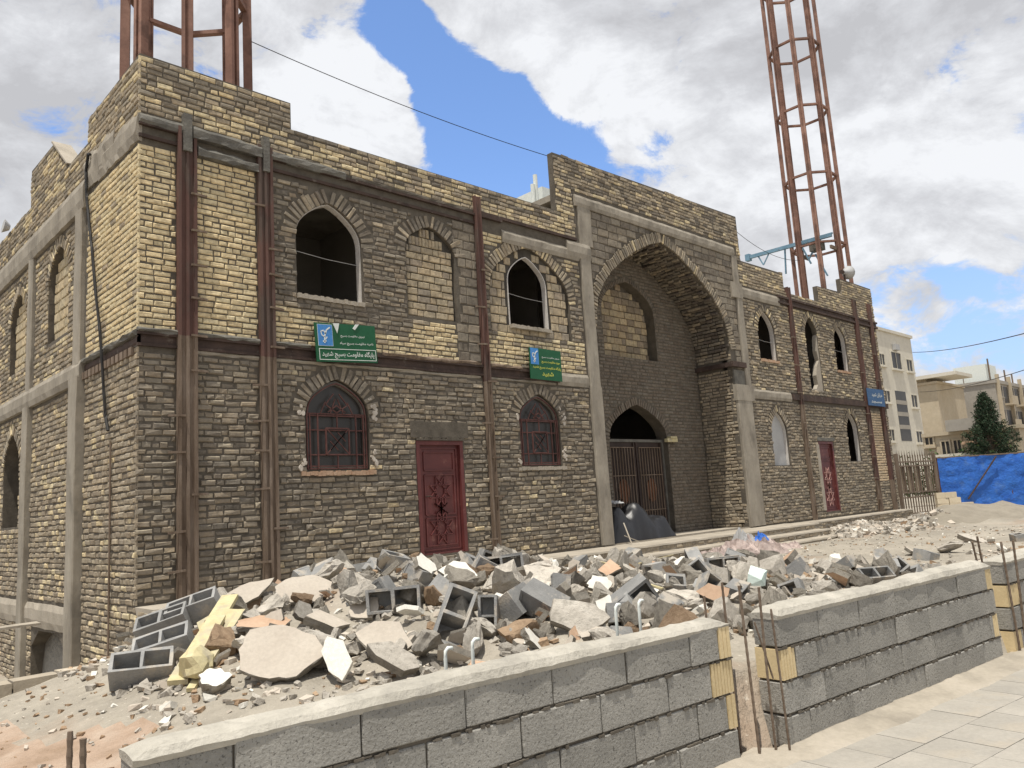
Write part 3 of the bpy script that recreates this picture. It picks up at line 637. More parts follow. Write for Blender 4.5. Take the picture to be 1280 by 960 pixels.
def pdoor(r, mat, name, label, worn):
    a0, a1, b0, b1 = r; d = .075
    mb = MB(); mb.box((a0+.07, d, b0+.02), (a1-.07, d+.04, b1-.07))
    for u0, u1, v0, v1 in ((a0+.13, a1-.13, b0+.08, b1-.13), (a0+.2, a1-.2, b0+.15, b0+.62), (a0+.2, a1-.2, b0+.68, b1-.6), (a0+.2, a1-.2, b1-.52, b1-.2)):
        for p, q in (((u0, v0), (u1, v0)), ((u1, v0), (u1, v1)), ((u1, v1), (u0, v1)), ((u0, v1), (u0, v0))): mb.bar((p[0], d-.008, p[1]), (q[0], d-.008, q[1]), .028, .02)
    door = mb.build(name, mat, bld); tag(door, label)
    mb = MB(); mb.box((a0+.002, d-.07, b0), (a0+.075, d+.07, b1-.002)); mb.box((a1-.075, d-.07, b0), (a1-.002, d+.07, b1-.002)); mb.box((a0+.075, d-.07, b1-.075), (a1-.075, d+.07, b1-.002)); mb.box((a0+.075, d-.05, b0), (a1-.075, d+.07, b0+.03))
    mb.build('door_frame', mat, door)
    mb = MB(); cx = (a0+a1)/2
    for cz, rr, m in ((b0+.45, .27, 8), (b0+1.08, .25, 8), (b0+.78, .16, 6)):
        pts = [(cx+rr*math.cos(2*math.pi*(j+.5)/m), cz+rr*1.15*math.sin(2*math.pi*(j+.5)/m)) for j in range(m)]
        for j in range(m):
            q = pts[(j+3) % m]; mb.bar((pts[j][0], d-.02, pts[j][1]), (q[0], d-.02, q[1]), .016, .016)
    mb.build('strapwork', worn, door)
    mb = MB(); mb.tube([(a0+.2, d-.0, b0+1.0), (a0+.2, d-.06, b0+1.0), (a0+.29, d-.06, b0+1.0)], .011, 6); mb.build('handle', 'steel_dark', door)
pdoor(D1, 'red_door', 'door', 'dark red steel door with star strapwork, left of the portal', 'red_door')
pdoor(D2, 'red_door', 'door', 'red steel door with worn pink strapwork, right of the portal', 'grille_worn')
mb = MB(); n = 30
for i in range(n): x = D1[0]+(D1[1]-D1[0])*(i+.5)/n; mb.box((x-.02, -.03, D1[3]), (x+.02, .12, D1[3]+.03+R.random()*.03))
mb.box((4.5, -.02, 2.22), (5.8, .02, 2.5)); mb.build('door_lintel', 'mortar', bld)
mb = MB(); mb.box((19.93, -.03, 2.31), (21.1, .05, 2.42)); mb.build('door_lintel', 'conc_dark', bld)
mb = MB(); mb.box((19.82, -.02, .2), (19.99, .02, 2.2)); mb.build('door_jamb', 'conc_dust', bld)
# portal gate
y = IW+.2
mb = MB()
for s in (0, 1):
    x0 = GD.c-GD.w+.06+s*(GD.w-.06); x1 = x0+GD.w-.07
    lf = MB(); lf.box((x0, y, .04), (x1, y+.05, 2.34))
    for k in range(10): lf.box((x0+.1, y-.02, .2+k*.075 if k < 5 else 1.55+(k-5)*.13), (x1-.1, y, .235+k*.075 if k < 5 else 1.6+(k-5)*.13))
    for xx in (x0+.05, x1-.05): lf.bar((xx, y-.01, .05), (xx, y-.01, 2.33), .06, .04)
    leaf = lf.build('gate_leaf', 'dark_door', bld)
    gr = MB()
    for k in range(9): xx = x0+.12+k*(x1-x0-.24)/8; gr.bar((xx, y-.045, .15), (xx, y-.045, 2.2), .018, .018)
    for zz in (.15, .62, 1.5, 2.2): gr.bar((x0+.1, y-.05, zz), (x1-.1, y-.05, zz), .03, .02)
    gr.build('gate_grille', 'rust_dull', leaf)
    pm = MB(); cx = (x0+x1)/2; pts = [(cx+.2*math.cos(t*math.pi/7), 1.12+.30*math.sin(t*math.pi/7)) for t in range(14)]
    pm.prism(Frame((0, y, 0), (1, 0, 0), (0, 0, 1), (0, -1, 0)), pts, [], .0, .025); pm.build('gate_panel', 'orange_panel', leaf, fixn=False)
mb.box((GD.c-GD.w, y-.03, 2.34), (GD.c+GD.w, y+.06, 2.41)); mb.box((GD.c-GD.w, y-.04, 0), (GD.c-GD.w+.06, y+.06, 2.34)); mb.box((GD.c+GD.w-.06, y-.04, 0), (GD.c+GD.w, y+.06, 2.34))
mb.build('gate_frame', 'conc_dark', bld)
mb = MB(); mb.box((13.55, IW-.10, 2.33), (14.0, IW+.0, 2.42)); mb.box((13.66, IW-.14, 2.42), (13.93, IW+.0, 2.47)); mb.build('broken_corbel', 'r_yellow', bld)

# ---- steel columns, beams, concrete frame
def steel_col(x0, x1, z1, mats_split, ties):
    w = x1-x0; mb = MB()
    for a, b, mi in ((-.55, mats_split, 0), (mats_split, z1, 1)):
        if b <= a: continue
        t = .045 if w > .2 else .03
        mb.box((x0, -.075, a), (x0+t, .06, b), mi); mb.box((x1-t, -.075, a), (x1, .06, b), mi)
        mb.box((x0+t, -.045, a), (x1-t, .02, b), mi)
        if w > .2: mb.box(((x0+x1)/2-.02, -.072, a), ((x0+x1)/2+.02, -.045, b), mi)
    c = mb.build('steel_column', ['rust_dull', 'rust'], bld)
    for k in range(ties):
        mb = MB()
        z = .35+k*(5.9/ties)+R.uniform(-.08, .08); s = R.choice((-1, 1)); xx = x1 if s > 0 else x0
        mb.bar((xx-s*.09, -.085, z), (xx+s*.14, -.07, z+R.uniform(-.015, .015)), .03, .03); mb.build('tie_bar', 'rust_dull', c)
steel_col(.53, .80, 6.72, 3.6, 11); steel_col(1.76, 2.0, 6.78, 3.4, 11); steel_col(6.27, 6.42, 7.0, 3.3, 8)
steel_col(19.05, 19.22, 7.05, 3.4, 7); steel_col(23.88, 24.12, 7.32, 1.0, 8); steel_col(25.16, 25.40, 7.33, 1.0, 7)
for x0, x1 in ((.60, .72), (1.84, 1.94)):
    mb = MB(); mb.box((x0, -.10, 6.35), (x1, .0, 6.93)); mb.build('column_plate', 'conc_dark', bld)
mb = MB()       # roof level channel, segment by segment between the columns
for a, b in ((0.0, .53), (.80, 1.76), (2.0, 6.27), (6.42, 9.3)):
    if a < 6.4: mb.box((a, -.03, 6.42), (b, .02, 6.47)); mb.box((a, .03, 6.47), (b, .06, 6.60)); mb.box((a, -.05, 6.60), (b, .02, 6.64))
    else: mb.box((a, -.06, 6.60), (7.0, .02, 6.71)); mb.box((7.0, -.04, 6.66), (b, .02, 6.72))
mb.build('roof_beam', 'steel_dark', bld); mb = MB()
for a, b in ((18.4, 19.05), (19.22, 23.88), (24.12, 25.16), (25.4, 25.8)): mb.box((a, -.07, 6.46), (b, .02, 6.52)); mb.box((a, -.02, 6.52), (b, .04, 6.64)); mb.box((a, -.07, 6.64), (b, .02, 6.70))
mb.build('roof_beam', 'steel_dark', bld)
mb = MB()
for a, b in ((0.0, .53), (.80, 1.76), (2.0, 6.27), (6.42, 8.4)): mb.box((a, -.03, 3.41), (b, .02, 3.45)); mb.box((a, .0, 3.45), (b, .05, 3.57)); mb.box((a, -.04, 3.57), (b, .02, 3.62))
mb.build('floor_beam', 'steel_dark', bld); mb = MB()
for a, b in ((18.6, 19.05), (19.22, 23.88), (24.12, 25.16), (25.4, 25.8)): mb.box((a, -.06, 3.52), (b, .02, 3.70))
mb.build('floor_beam', 'steel_dark', bld)
def rough_beam(a, b, v0, v1, y0, y1, mat, amp=.02, n=None, name='concrete_band', fr=FF, parent=bld):
    n = n or max(2, int((b-a)/.12)); mb = MB(); ring = [(v0, y1), (v0, y0+.02), (v0+(v1-v0)*.3, y0), (v0+(v1-v0)*.75, y0), (v1, y0+.03), (v1, y1)]; vs = []
    k = len(ring)
    for i in range(n+1):
        u = a+(b-a)*i/n
        for j, (v, d) in enumerate(ring):
            fr2 = 1 if 0 < j < k-1 else .3
            vs.append(fr.at(u, v+amp*fr2*nz2(u*5, j*3.1, 1, v0), -d+amp*fr2*nz2(u*4, j*2.3, 1, v1+9)))
    fs = [(i*k+j, i*k+(j+1) % k, (i+1)*k+(j+1) % k, (i+1)*k+j) for i in range(n) for j in range(k)]
    fs += [tuple(range(k)), tuple(n*k+j for j in reversed(range(k)))]
    mb.add(vs, fs); return mb.build(name, mat, parent, smooth=False)
# y0/y1 are depths behind the face (negative = proud)
rough_beam(0.0, .6, 6.62, 6.76, -.07, .05, 'conc_dark', .02); rough_beam(.74, 1.82, 6.58, 6.76, -.10, .05, 'conc_dark', .03)
rough_beam(.82, 1.76, 6.33, 6.47, -.09, .02, 'conc_dark', .04); rough_beam(1.98, 3.35, 6.60, 6.74, -.07, .05, 'conc_dark', .025)
rough_beam(3.5, 6.25, 6.63, 6.73, -.02, .05, 'mortar', .015)
for a, b in ((0.0, .53), (.80, 1.75), (2.0, 2.6), (4.0, 6.2), (6.45, 7.3)): rough_beam(a, b, 3.60, 3.665, -.06, .03, 'conc_dark' if a < 3 else 'rust_dull', .025)
for a, b in ((.80, 1.75), (2.0, 6.2), (6.45, 8.3)): rough_beam(a, b, 3.355, 3.415, -.012, .02, 'conc', .02)
rough_beam(7.0, 9.34, 6.20, 6.46, -.035, .05, 'conc', .012); rough_beam(8.35, 9.33, 3.36, 3.63, -.03, .05, 'conc', .012); rough_beam(8.95, 9.72, 6.26, 6.62, -.06, .05, 'conc', .01)
rough_beam(16.28, 18.5, 6.36, 6.66, -.04, .05, 'conc', .012); rough_beam(16.28, 18.55, 3.46, 3.73, -.04, .05, 'conc', .012)
rough_beam(9.33, 16.1, 7.50, 7.77, -.05, .05, 'conc', .012)
def conc_col(x0, x1, z0, z1, d, mat='conc', fr=FF, name='concrete_column', amp=.012):
    n = max(3, int((z1-z0)/.2)); mb = MB(); ring = [(x0, .05), (x0, -d+.015), (x0+.015, -d), (x1-.015, -d), (x1, -d+.015), (x1, .05)]; k = len(ring); vs = []
    for i in range(n+1):
        z = z0+(z1-z0)*i/n
        for j, (u, dd) in enumerate(ring): vs.append(fr.at(u+amp*nz2(z*1.7, j*5.1, 1, x0), z, -dd+amp*.7*nz2(z*1.9, j*3.3, 1, x1)))
    fs = [(i*k+j, i*k+(j+1) % k, (i+1)*k+(j+1) % k, (i+1)*k+j) for i in range(n) for j in range(k)]+[tuple(range(k)), tuple(n*k+j for j in reversed(range(k)))]
    mb.add(vs, fs); return mb.build(name, mat, bld)
conc_col(9.36, 9.74, 0, 3.38, .05); conc_col(9.38, 9.72, 3.36, 6.28, .04); conc_col(9.42, 9.86, 6.60, 7.52, .03)
conc_col(15.42, 16.16, 0, 3.38, .07); conc_col(15.40, 16.30, 3.36, 3.80, .08); conc_col(15.98, 16.26, 3.78, 6.30, .05); conc_col(15.75, 16.3, 6.28, 6.72, .06); conc_col(15.95, 16.22, 6.70, 7.52, .04)
conc_col(15.42, 15.97, 3.80, 4.20, .03, 'conc_dark')
mb = MB(); mb.box((15.30, -.10, 4.28), (16.0, .0, 4.42)); mb.box((15.31, .0, 4.29), (15.43, IW, 4.41)); mb.build('portal_tie_beam', 'steel_dark', bld)
for a, b, t, d in ((2.30, 2.70, 3.35, .12), (5.38, 5.72, 3.3, .09), (8.45, 8.8, 3.3, .09)): conc_col(a, b, -1.62, t, d, fr=FL)
for a, b, t, d in ((2.40, 2.74, 6.14, .06), (5.42, 5.72, 6.14, .05), (8.5, 8.8, 6.14, .05)): conc_col(a, b, 3.58, t, d, fr=FL)
rough_beam(2.30, 12, 3.28, 3.62, -.075, .05, 'conc', .01, fr=FL); rough_beam(2.30, 12, 6.12, 6.6, -.07, .05, 'conc', .01, fr=FL); rough_beam(2.68, 12, -.56, -.17, -.03, .05, 'conc_dust', .015, fr=FL)
rough_beam(.0, 2.32, 3.41, 3.56, .0, .05, 'steel_dark', .005, fr=FL, name='side_beam'); rough_beam(.0, 2.32, 3.55, 3.63, -.05, .05, 'conc_dark', .03, fr=FL)
rough_beam(.0, 1.7, 6.36, 6.80, -.03, .05, 'conc', .035, fr=FL); rough_beam(1.0, 2.38, 6.40, 7.0, -.03, .05, 'conc', .05, fr=FL)
rough_beam(0.0, 2.35, -1.6, -.99, -.10, .05, 'conc_dust', .02, fr=FL, name='footing')
mb = MB()
for i in range(13): mb.box((.0-.035, .12+i*.175, 3.30), (.03, .24+i*.175, 3.41))
mb.build('header_course', 'rust_dull', bld)
# white crust of gypsum on the sloped gable end
mb = MB(); mb.add([FL.at(3.46, 7.28, .02), FL.at(4.46, 8.07, .02), FL.at(4.46, 8.07, -.3), FL.at(3.46, 7.28, -.3), FL.at(3.44, 7.30, .02), FL.at(4.42, 8.085, .02), FL.at(4.42, 8.085, -.3), FL.at(3.44, 7.30, -.3)],
      [(0,3,2,1),(4,5,6,7),(0,1,5,4),(1,2,6,5),(2,3,7,6),(3,0,4,7)]); mb.build('parapet_crust', 'conc_dust', bld)

# ---- plinth, terrace and steps
BB = bags['base']
def terrace(pts_front, z0, z1, y_back, name):
    """pts_front: (x, y) polyline of the front edge"""
    mb = MB(); pl = pts_front
    fine = []
    for (xa, ya), (xb, yb) in zip(pl, pl[1:]):
        n = max(1, int(abs(xb-xa)/.25)); fine += [(xa+(xb-xa)*i/n, ya+(yb-ya)*i/n+.02*nz2(xa+i*.7, 3, 1, z1)) for i in range(n)]
    fine.append(pl[-1]); n = len(fine); vs = []
    for x, y in fine: vs += [(x, y+.022, z0), (x, y+.012, z1-.045), (x, y-.012, z1-.035), (x, y+.0, z1+.008*nz2(x*3, 1)), (x, y_back, z1+.004)]
    fs = [(i*5+j, (i+1)*5+j, (i+1)*5+j+1, i*5+j+1) for i in range(n-1) for j in range(4)]+[(0, 1, 2, 3, 4), tuple((n-1)*5+j for j in (4, 3, 2, 1, 0))]
    mb.add(vs, fs); o = mb.build(name, 'conc_dust', bld)
    for (xa, ya), (xb, yb) in zip(pl, pl[1:]):
        d = Vector((xb-xa, yb-ya, 0)); ln = d.length; d.normalize()
        fr = Frame((xa, ya, 0), tuple(d), (0, 0, 1), (d.y, -d.x, 0))
        course_fill(fr, 0, ln, max(z0, z1-.55), z1-.04, lambda u, v: True, sty([(TAN, 1), (BRN, .8), (GRYB, .4)], .009, .7), bag=BB)
    return o
terrace([(0, -.64), (6, -.92), (17.3, -1.0)], -1.0, -.035, -.001, 'plinth')
terrace([(7.3, -1.42), (17.1, -1.38)], -.6, -.19, -.9, 'step'); terrace([(11.3, -1.85), (16.9, -1.75)], -.6, -.34, -1.3, 'step')
terrace([(17.3, -.5), (25.7, -.45)], -.6, -.05, -.001, 'plinth')
frp = Frame((0, 0, 0), (0, -1, 0), (0, 0, 1), (-1, 0, 0))
course_fill(frp, 0.0, .64, -1.0, -.07, lambda u, v: True, side_style, bag=BB)

# ---- bricks: the 300 that show largest are objects of their own, the rest of each wall is one mesh
allb = [(b[3], k, b) for k, bag in bags.items() for b in bag]; allb.sort(key=lambda t: -t[0])
par = {'front': front, 'side': side, 'portal': portal, 'base': front}
for s, k, b in allb[:300]:
    m = MB(); m.add(b[0], b[1], b[2]); m.build('brick', 'brick', par[k], fixn=False)
rest = {}
for s, k, b in allb[300:]: rest.setdefault(k, MB()).add(b[0], b[1], b[2])
for k, m in rest.items(): tag(m.build({'front': 'front_brickwork', 'side': 'side_brickwork', 'portal': 'portal_brickwork', 'base': 'plinth_brickwork'}[k], 'brick', bld if k != 'base' else bld, fixn=False), kind='stuff')
CLAY.sort(key=lambda b: -b[3])
for b in CLAY[:290]:
    m = MB(); m.add(b[0], b[1], b[2]); m.build('clay_block', 'brick', bld, fixn=False)
m = MB()
for b in CLAY[290:]: m.add(b[0], b[1], b[2])
if m.v: tag(m.build('clay_blockwork', 'brick', bld, fixn=False), kind='stuff')
print('bricks', len(allb), 'clay', len(CLAY))

# ------------------------------------------------------------------ the ground
def sstep(a, b, x): t = min(1, max(0, (x-a)/(b-a))); return t*t*(3-2*t)
def wall_y(x): return -7.866-0.102*x if x < 1.18 else -8.10-0.099*(x-1.37)
CREST_ = [(-.55, -1.9, -.35, .7), (.15, -1.95, -.05, 1.0), (.7, -2.25, .18, 1.3), (1.25, -2.8, .34, 1.6), (1.8, -3.3, .42, 1.9), (2.6, -3.9, .30, 2.1), (3.4, -4.5, .14, 2.1), (4.4, -5.0, -.04, 2.0), (5.6, -5.4, -.22, 1.5), (6.4, -5.5, -.33, 1.0)]
CREST = [(a, b, h-(.13 if h > .1 else .04 if h > 0 else 0), r) for a, b, h, r in CREST_]
def pile(x, y):
    best = 0
    for (xa, ya, ha, ra), (xb, yb, hb, rb) in zip(CREST, CREST[1:]):
        dx, dy = xb-xa, yb-ya; t = min(1, max(0, ((x-xa)*dx+(y-ya)*dy)/(dx*dx+dy*dy)))
        ex, ey = x-xa-dx*t, y-ya-dy*t; d = math.hypot(ex, ey); r = (ra+(rb-ra)*t)*(2.7 if ey < 0 else 1.0)
        if d < r: best = max(best, ((ha+(hb-ha)*t)+.42)*(.5+.5*math.cos(math.pi*d/r))**.8)
    return best
MOUNDS = [(25.0, -2.6, 4.2, 2.4, .42), (22.2, -2.2, 2.8, 1.4, .24), (27.6, -3.4, 3.0, 2.4, .16), (19.2, -1.2, 2.0, .8, .16), (-1.6, -5.9, 1.2, .9, .08), (8.3, -2.2, 2.2, .8, .12), (7.6, -5.9, 2.4, .5, .08)]
def gz(x, y):
    yw = wall_y(x)
    if -3.4 < x < 60 and y < yw+.06: return -.785+.012*fbm(x, y, 3, 3, 2)
    z = -.40
    n = fbm(x, y, .7, 4, 5)*.05+fbm(x, y, 3.2, 3, 8)*.018
    if (x < -.45 and y > -2.35) or (x < .25 and y > -.55):            # the pit beside the basement
        return -.75-.82*sstep(-.6, 2.4, y)+n
    if x < 0.4 and y < -2.3: z = -.46-.10*sstep(0, -2.5, x)
    z += pile(x, y)
    for cx, cy, rx, ry, h in MOUNDS:
        d = math.hypot((x-cx)/rx, (y-cy)/ry)
        if d < 1: z += h*(.5+.5*math.cos(math.pi*d))*(1+.5*fbm(x, y, 1.2, 3, 3))
    if x > 26: z -= .0
    return z+n
def axis(a, b, s, far): 
    v = list(np.arange(a, b, s)); lo, hi = [], []; p, st_ = a, s
    while p > -far: st_ *= 1.35; p -= st_; lo.append(p)
    p, st_ = v[-1], s
    while p < far: st_ *= 1.10 if p < 45 else 1.4; p += st_; hi.append(p)
    return list(reversed(lo))+v+hi
gx, gy = axis(-5, 12, .11, 900), axis(-9.6, 2.6, .11, 900)
mb = MB(); nx_, ny_ = len(gx), len(gy)
mb.v = [(x, y, gz(x, y) if abs(x) < 60 and abs(y) < 60 else -.4) for y in gy for x in gx]
mb.f = [(j*nx_+i, j*nx_+i+1, (j+1)*nx_+i+1, (j+1)*nx_+i) for j in range(ny_-1) for i in range(nx_-1)]
mb.c = [(1, 1, 1, 0)]*len(mb.f)
mb.m = []
for f in mb.f:
    x, y, z = mb.v[f[0]]; r = 0
    if x > 17.5 and any(math.hypot((x-c[0])/c[2], (y-c[1])/c[3]) < .95+.1*nz2(x, y, 2) for c in MOUNDS[:3]): r = 1
    if x < .3 and y < -2.4 and y > wall_y(x) and x+.25*(y+5)+.5*nz2(x, y, 1.1) < -1.95: r = 2
    mb.m.append(r)
g = mb.build('ground', ['soil', 'sand', 'redsoil'], smooth=True, fixn=False); tag(g, kind='structure')
# the pavement: slabs with open joints
mb = MB(); mb.box((-30, -40, -.80), (60, -20, -.778)); 
dirw = Vector((1, -.122, 0)).normalized(); prp = Vector((dirw.y, -dirw.x, 0))
base = Vector((0, -8.20, 0))
P0 = tag(bpy.data.objects.new('pavement', None), kind='structure')
me = bpy.data.meshes.new('pavement'); 
mb = MB(); q = [base+dirw*-30+prp*-.0, base+dirw*60, base+dirw*60+prp*14, base+dirw*-30+prp*14]
mb.add([(p.x, p.y, -.765) for p in q], [(0, 1, 2, 3)]); pav = tag(mb.build('pavement', 'mortar', fixn=False), kind='structure')
bpy.data.objects.remove(P0); bpy.data.meshes.remove(me)
tl = MB(); a_, b_ = .394, .394
tl.box((-a_/2, -b_/2, -.02), (a_/2, b_/2, .009)); t0 = None
for i in range(-2, 24):
    for j in range(0, 8):
        c = base+dirw*((i+(.5 if j % 2 else 0))*.4+.2)+prp*(j*.4+.2)
        if t0 is None: t0 = tl.build('paving_slab', 'pave', pav); o = t0
        else: o = t0.copy(); COL.objects.link(o)
        o.location = (c.x, c.y, -.765+R.uniform(-.0015, .0015)); o.rotation_euler = (R.uniform(-.002, .002), R.uniform(-.002, .002), math.atan2(dirw.y, dirw.x))
mb = MB()
for i in range(-60, 120):
    for j in range(0, 30):
        if -2 <= i < 24 and j < 8: continue
        c = base+dirw*((i+(.5 if j % 2 else 0))*.4+.2)+prp*(j*.4+.2); u, v = dirw*a_/2, prp*b_/2; z = -.756+R.uniform(-.0015, .0015)
        q = [c-u-v, c+u-v, c+u+v, c-u+v]; mb.add([(p.x, p.y, z) for p in q]+[(p.x, p.y, z-.02) for p in q], [(0, 1, 2, 3), (0, 4, 5, 1), (1, 5, 6, 2), (2, 6, 7, 3), (3, 7, 4, 0)])
tag(mb.build('paving_slabs', 'pave', pav), kind='stuff')

# ------------------------------------------------------------------ boundary wall: three lengths with open column gaps
BH = .2163; GW = []
def block_mesh(name, l, h, d, mat, ribs=0):
    mb = MB(); b = .006; nx = 6
    bm = bmesh.new(); bmesh.ops.create_cube(bm, size=1); bmesh.ops.scale(bm, vec=(l, d, h), verts=bm.verts)
    bmesh.ops.bevel(bm, geom=bm.edges[:], offset=b, segments=1, affect='EDGES')
    me = bpy.data.meshes.new(name); bm.to_mesh(me); bm.free(); me.materials.append(MT[mat]); return me
def clay_mesh(name, l, h, d):
    mb = MB(); n = int(l/.028); f = .006        # ribbed clay tile
    for i in range(n):
        x = -l/2+i*l/n; mb.box((x+.003, -d/2, -h/2), (x+l/n-.003, d/2, h/2))
    mb.box((-l/2, -d/2+f, -h/2+.002), (l/2, d/2-f, h/2-.002))
    me = bpy.data.meshes.new(name); me.from_pydata(mb.v, [], mb.f); me.materials.append(MT['clay']); return me
CM = {}
def wall_seg(name, label, p0, ang, segs, z0=-.765, courses=4, capx=(0, 0)):
    """segs: per course (bottom up) list of (kind, length)"""
    root = thing(name, label, 'wall', (p0[0], p0[1], 0), rz=ang); ORG[root.name] = (0, 0, 0)
    tot = max(sum(l for k, l in c) for c in segs); d = .20
    core = MB(); core.box((.03, -d/2+.014, z0-.1), (tot-.03, d/2-.014, z0+courses*BH-.005)); core.build('mortar_core', 'mortar', root)
    for r, c in enumerate(segs):
        x = 0
        for k, l in c:
            ll = l-.008; hh = BH-.016
            if k != '-':
                key = (k, round(ll, 2))
                if key not in CM: CM[key] = clay_mesh('clay_tile', ll, hh, d+.005) if k == 'y' else block_mesh('block', ll, hh, d, 'block')
                o = bpy.data.objects.new('clay_tile' if k == 'y' else 'block', CM[key]); COL.objects.link(o); o.parent = root
                o.location = (x+l/2, R.uniform(-.006, .006), z0+(r+.5)*BH+R.uniform(-.002, .002)); o.rotation_euler = (R.uniform(-.008, .008), R.uniform(-.004, .004), R.uniform(-.006, .006))
            x += l
    # ragged mortar squeezed out of the bed joints
    mb = MB()
    for r in range(courses):
        n = int(tot/.035)
        for i in range(n):
            x = (i+R.random())*tot/n; w = R.uniform(.02, .06); h = R.uniform(.004, .014); z = z0+r*BH+R.uniform(-.006, .003)
            if R.random() < .55: mb.box((x-w/2, -d/2-R.uniform(.0, .008), z-h), (x+w/2, -d/2+.03, z+h*.4))
    tag(mb.build('joint_mortar', 'mortar', root), kind='stuff')
    # mortar capping: an uneven rounded sheet
    zt = z0+courses*BH; n = int(tot/.045); m = 11; vs = []
    for i in range(n+1):
        x = capx[0]+(tot-capx[0]+capx[1])*i/n; e = min(1, min(i, n-i)/1.5)
        for j in range(m):
            t = j/(m-1); y = -.110+.235*t; prof = math.sin(math.pi*min(1, max(0, (t*1.0)))) ** .35
            nn = fbm(x+p0[0]*3, y, 5, 3, 1)*.012+fbm(x+p0[0], y, 22, 2, 4)*.005
            z = zt-.012+(.058+nn+.012*math.sin(x*2.3+p0[0]))*prof*(.35+.65*e)
            if j in (0, m-1): z = zt-.012*abs(nz2(x*9, j, 1))-.002
            vs.append((x, y+.012*nz2(x*4, j*.4, 1, 7), z))
    fs = [(i*m+j, (i+1)*m+j, (i+1)*m+j+1, i*m+j+1) for i in range(n) for j in range(m-1)]
    b0 = len(vs)
    for i in range(n+1): x = vs[i*m][0]; vs += [(x, -.10, zt-.03), (x, .10, zt-.03)]
    fs += [(b0+2*i, b0+2*i+2, i*m+m, i*m) if False else (i*m, b0+2*i, b0+2*i+2, (i+1)*m) for i in range(n)]+[((i+1)*m+m-1, b0+2*i+3, b0+2*i+1, i*m+m-1) for i in range(n)]
    fs += [tuple(range(m))+(b0+1, b0), tuple(n*m+j for j in reversed(range(m)))+(b0+2*n, b0+2*n+1)]
    mb = MB(); mb.add(vs, fs); mb.build('mortar_cap', 'cap', root)
    return root
A1 = math.atan2(-.107, 1)
Lb_ = .565
def run(off, tot, endl=None, endr=None):
    c = []; x = 0
    if endl: c.append(endl); x += endl[1]
    first = off
    t2 = tot-(endr[1] if endr else 0)
    if first > .05: c.append(('b', min(first, t2-x))); x += first
    while x < t2-.02: l = min(Lb_, t2-x); c.append(('b', l)); x += l
    if endr: c.append(endr)
    return c
T1 = 3.60
seg_l = wall_seg('boundary_wall', 'grey block wall with pale mortar capping in the foreground, left of the rebar gap', (-2.60, -7.60), math.atan2(-.102, 1),
    [run(.2, T1, None, None), run(.40, T1, None, ('y', .09)), run(.15, T1, None, ('y', .22)), run(.38, T1, None, ('y', .12))])
for k, (x, z) in enumerate(()): pass
seg_r = wall_seg('boundary_wall', 'grey block wall with pale mortar capping, right of the rebar gap along the pavement', (1.37, -8.10), math.atan2(-.099, 1),
    [run(.22, 3.50, ('w', .05), None), run(.50, 3.50, None, ('y', .12)), run(.28, 3.50, ('y', .17), None), run(.5, 3.50, None, ('y', .13))])
seg_f = wall_seg('boundary_wall', 'grey block wall at the right edge of the picture, beyond the second rebar gap', (5.15, -8.47), math.atan2(-.099, 1),
    [run(.1, 6.0, ('y', .2), None), run(.3, 6.0, None, None), run(.1, 6.0, ('y', .35), None), run(.3, 6.0, None, None)])
# mortar strip along the foot of the wall
mb = MB(); n = 220; m = 6; vs = []
for i in range(n+1):
    x = -3.4+15*i/n; yw = wall_y(x)-.10
    for j in range(m):
        t = j/(m-1); vs.append((x, yw+.05-(.30+.02*max(0, x)+.05*fbm(x, 0, 1.5, 2))*t, -.765+(.045+.02*fbm(x, t, 3, 3))*(1-t)**1.2+(.010 if 0 < j < m-1 else -.012)+.006*nz2(x*14, j)))
mb.add(vs, [(i*m+j, (i+1)*m+j, (i+1)*m+j+1, i*m+j+1) for i in range(n) for j in range(m-1)]); tag(mb.build('mortar_strip', 'conc_dust'), kind='structure')

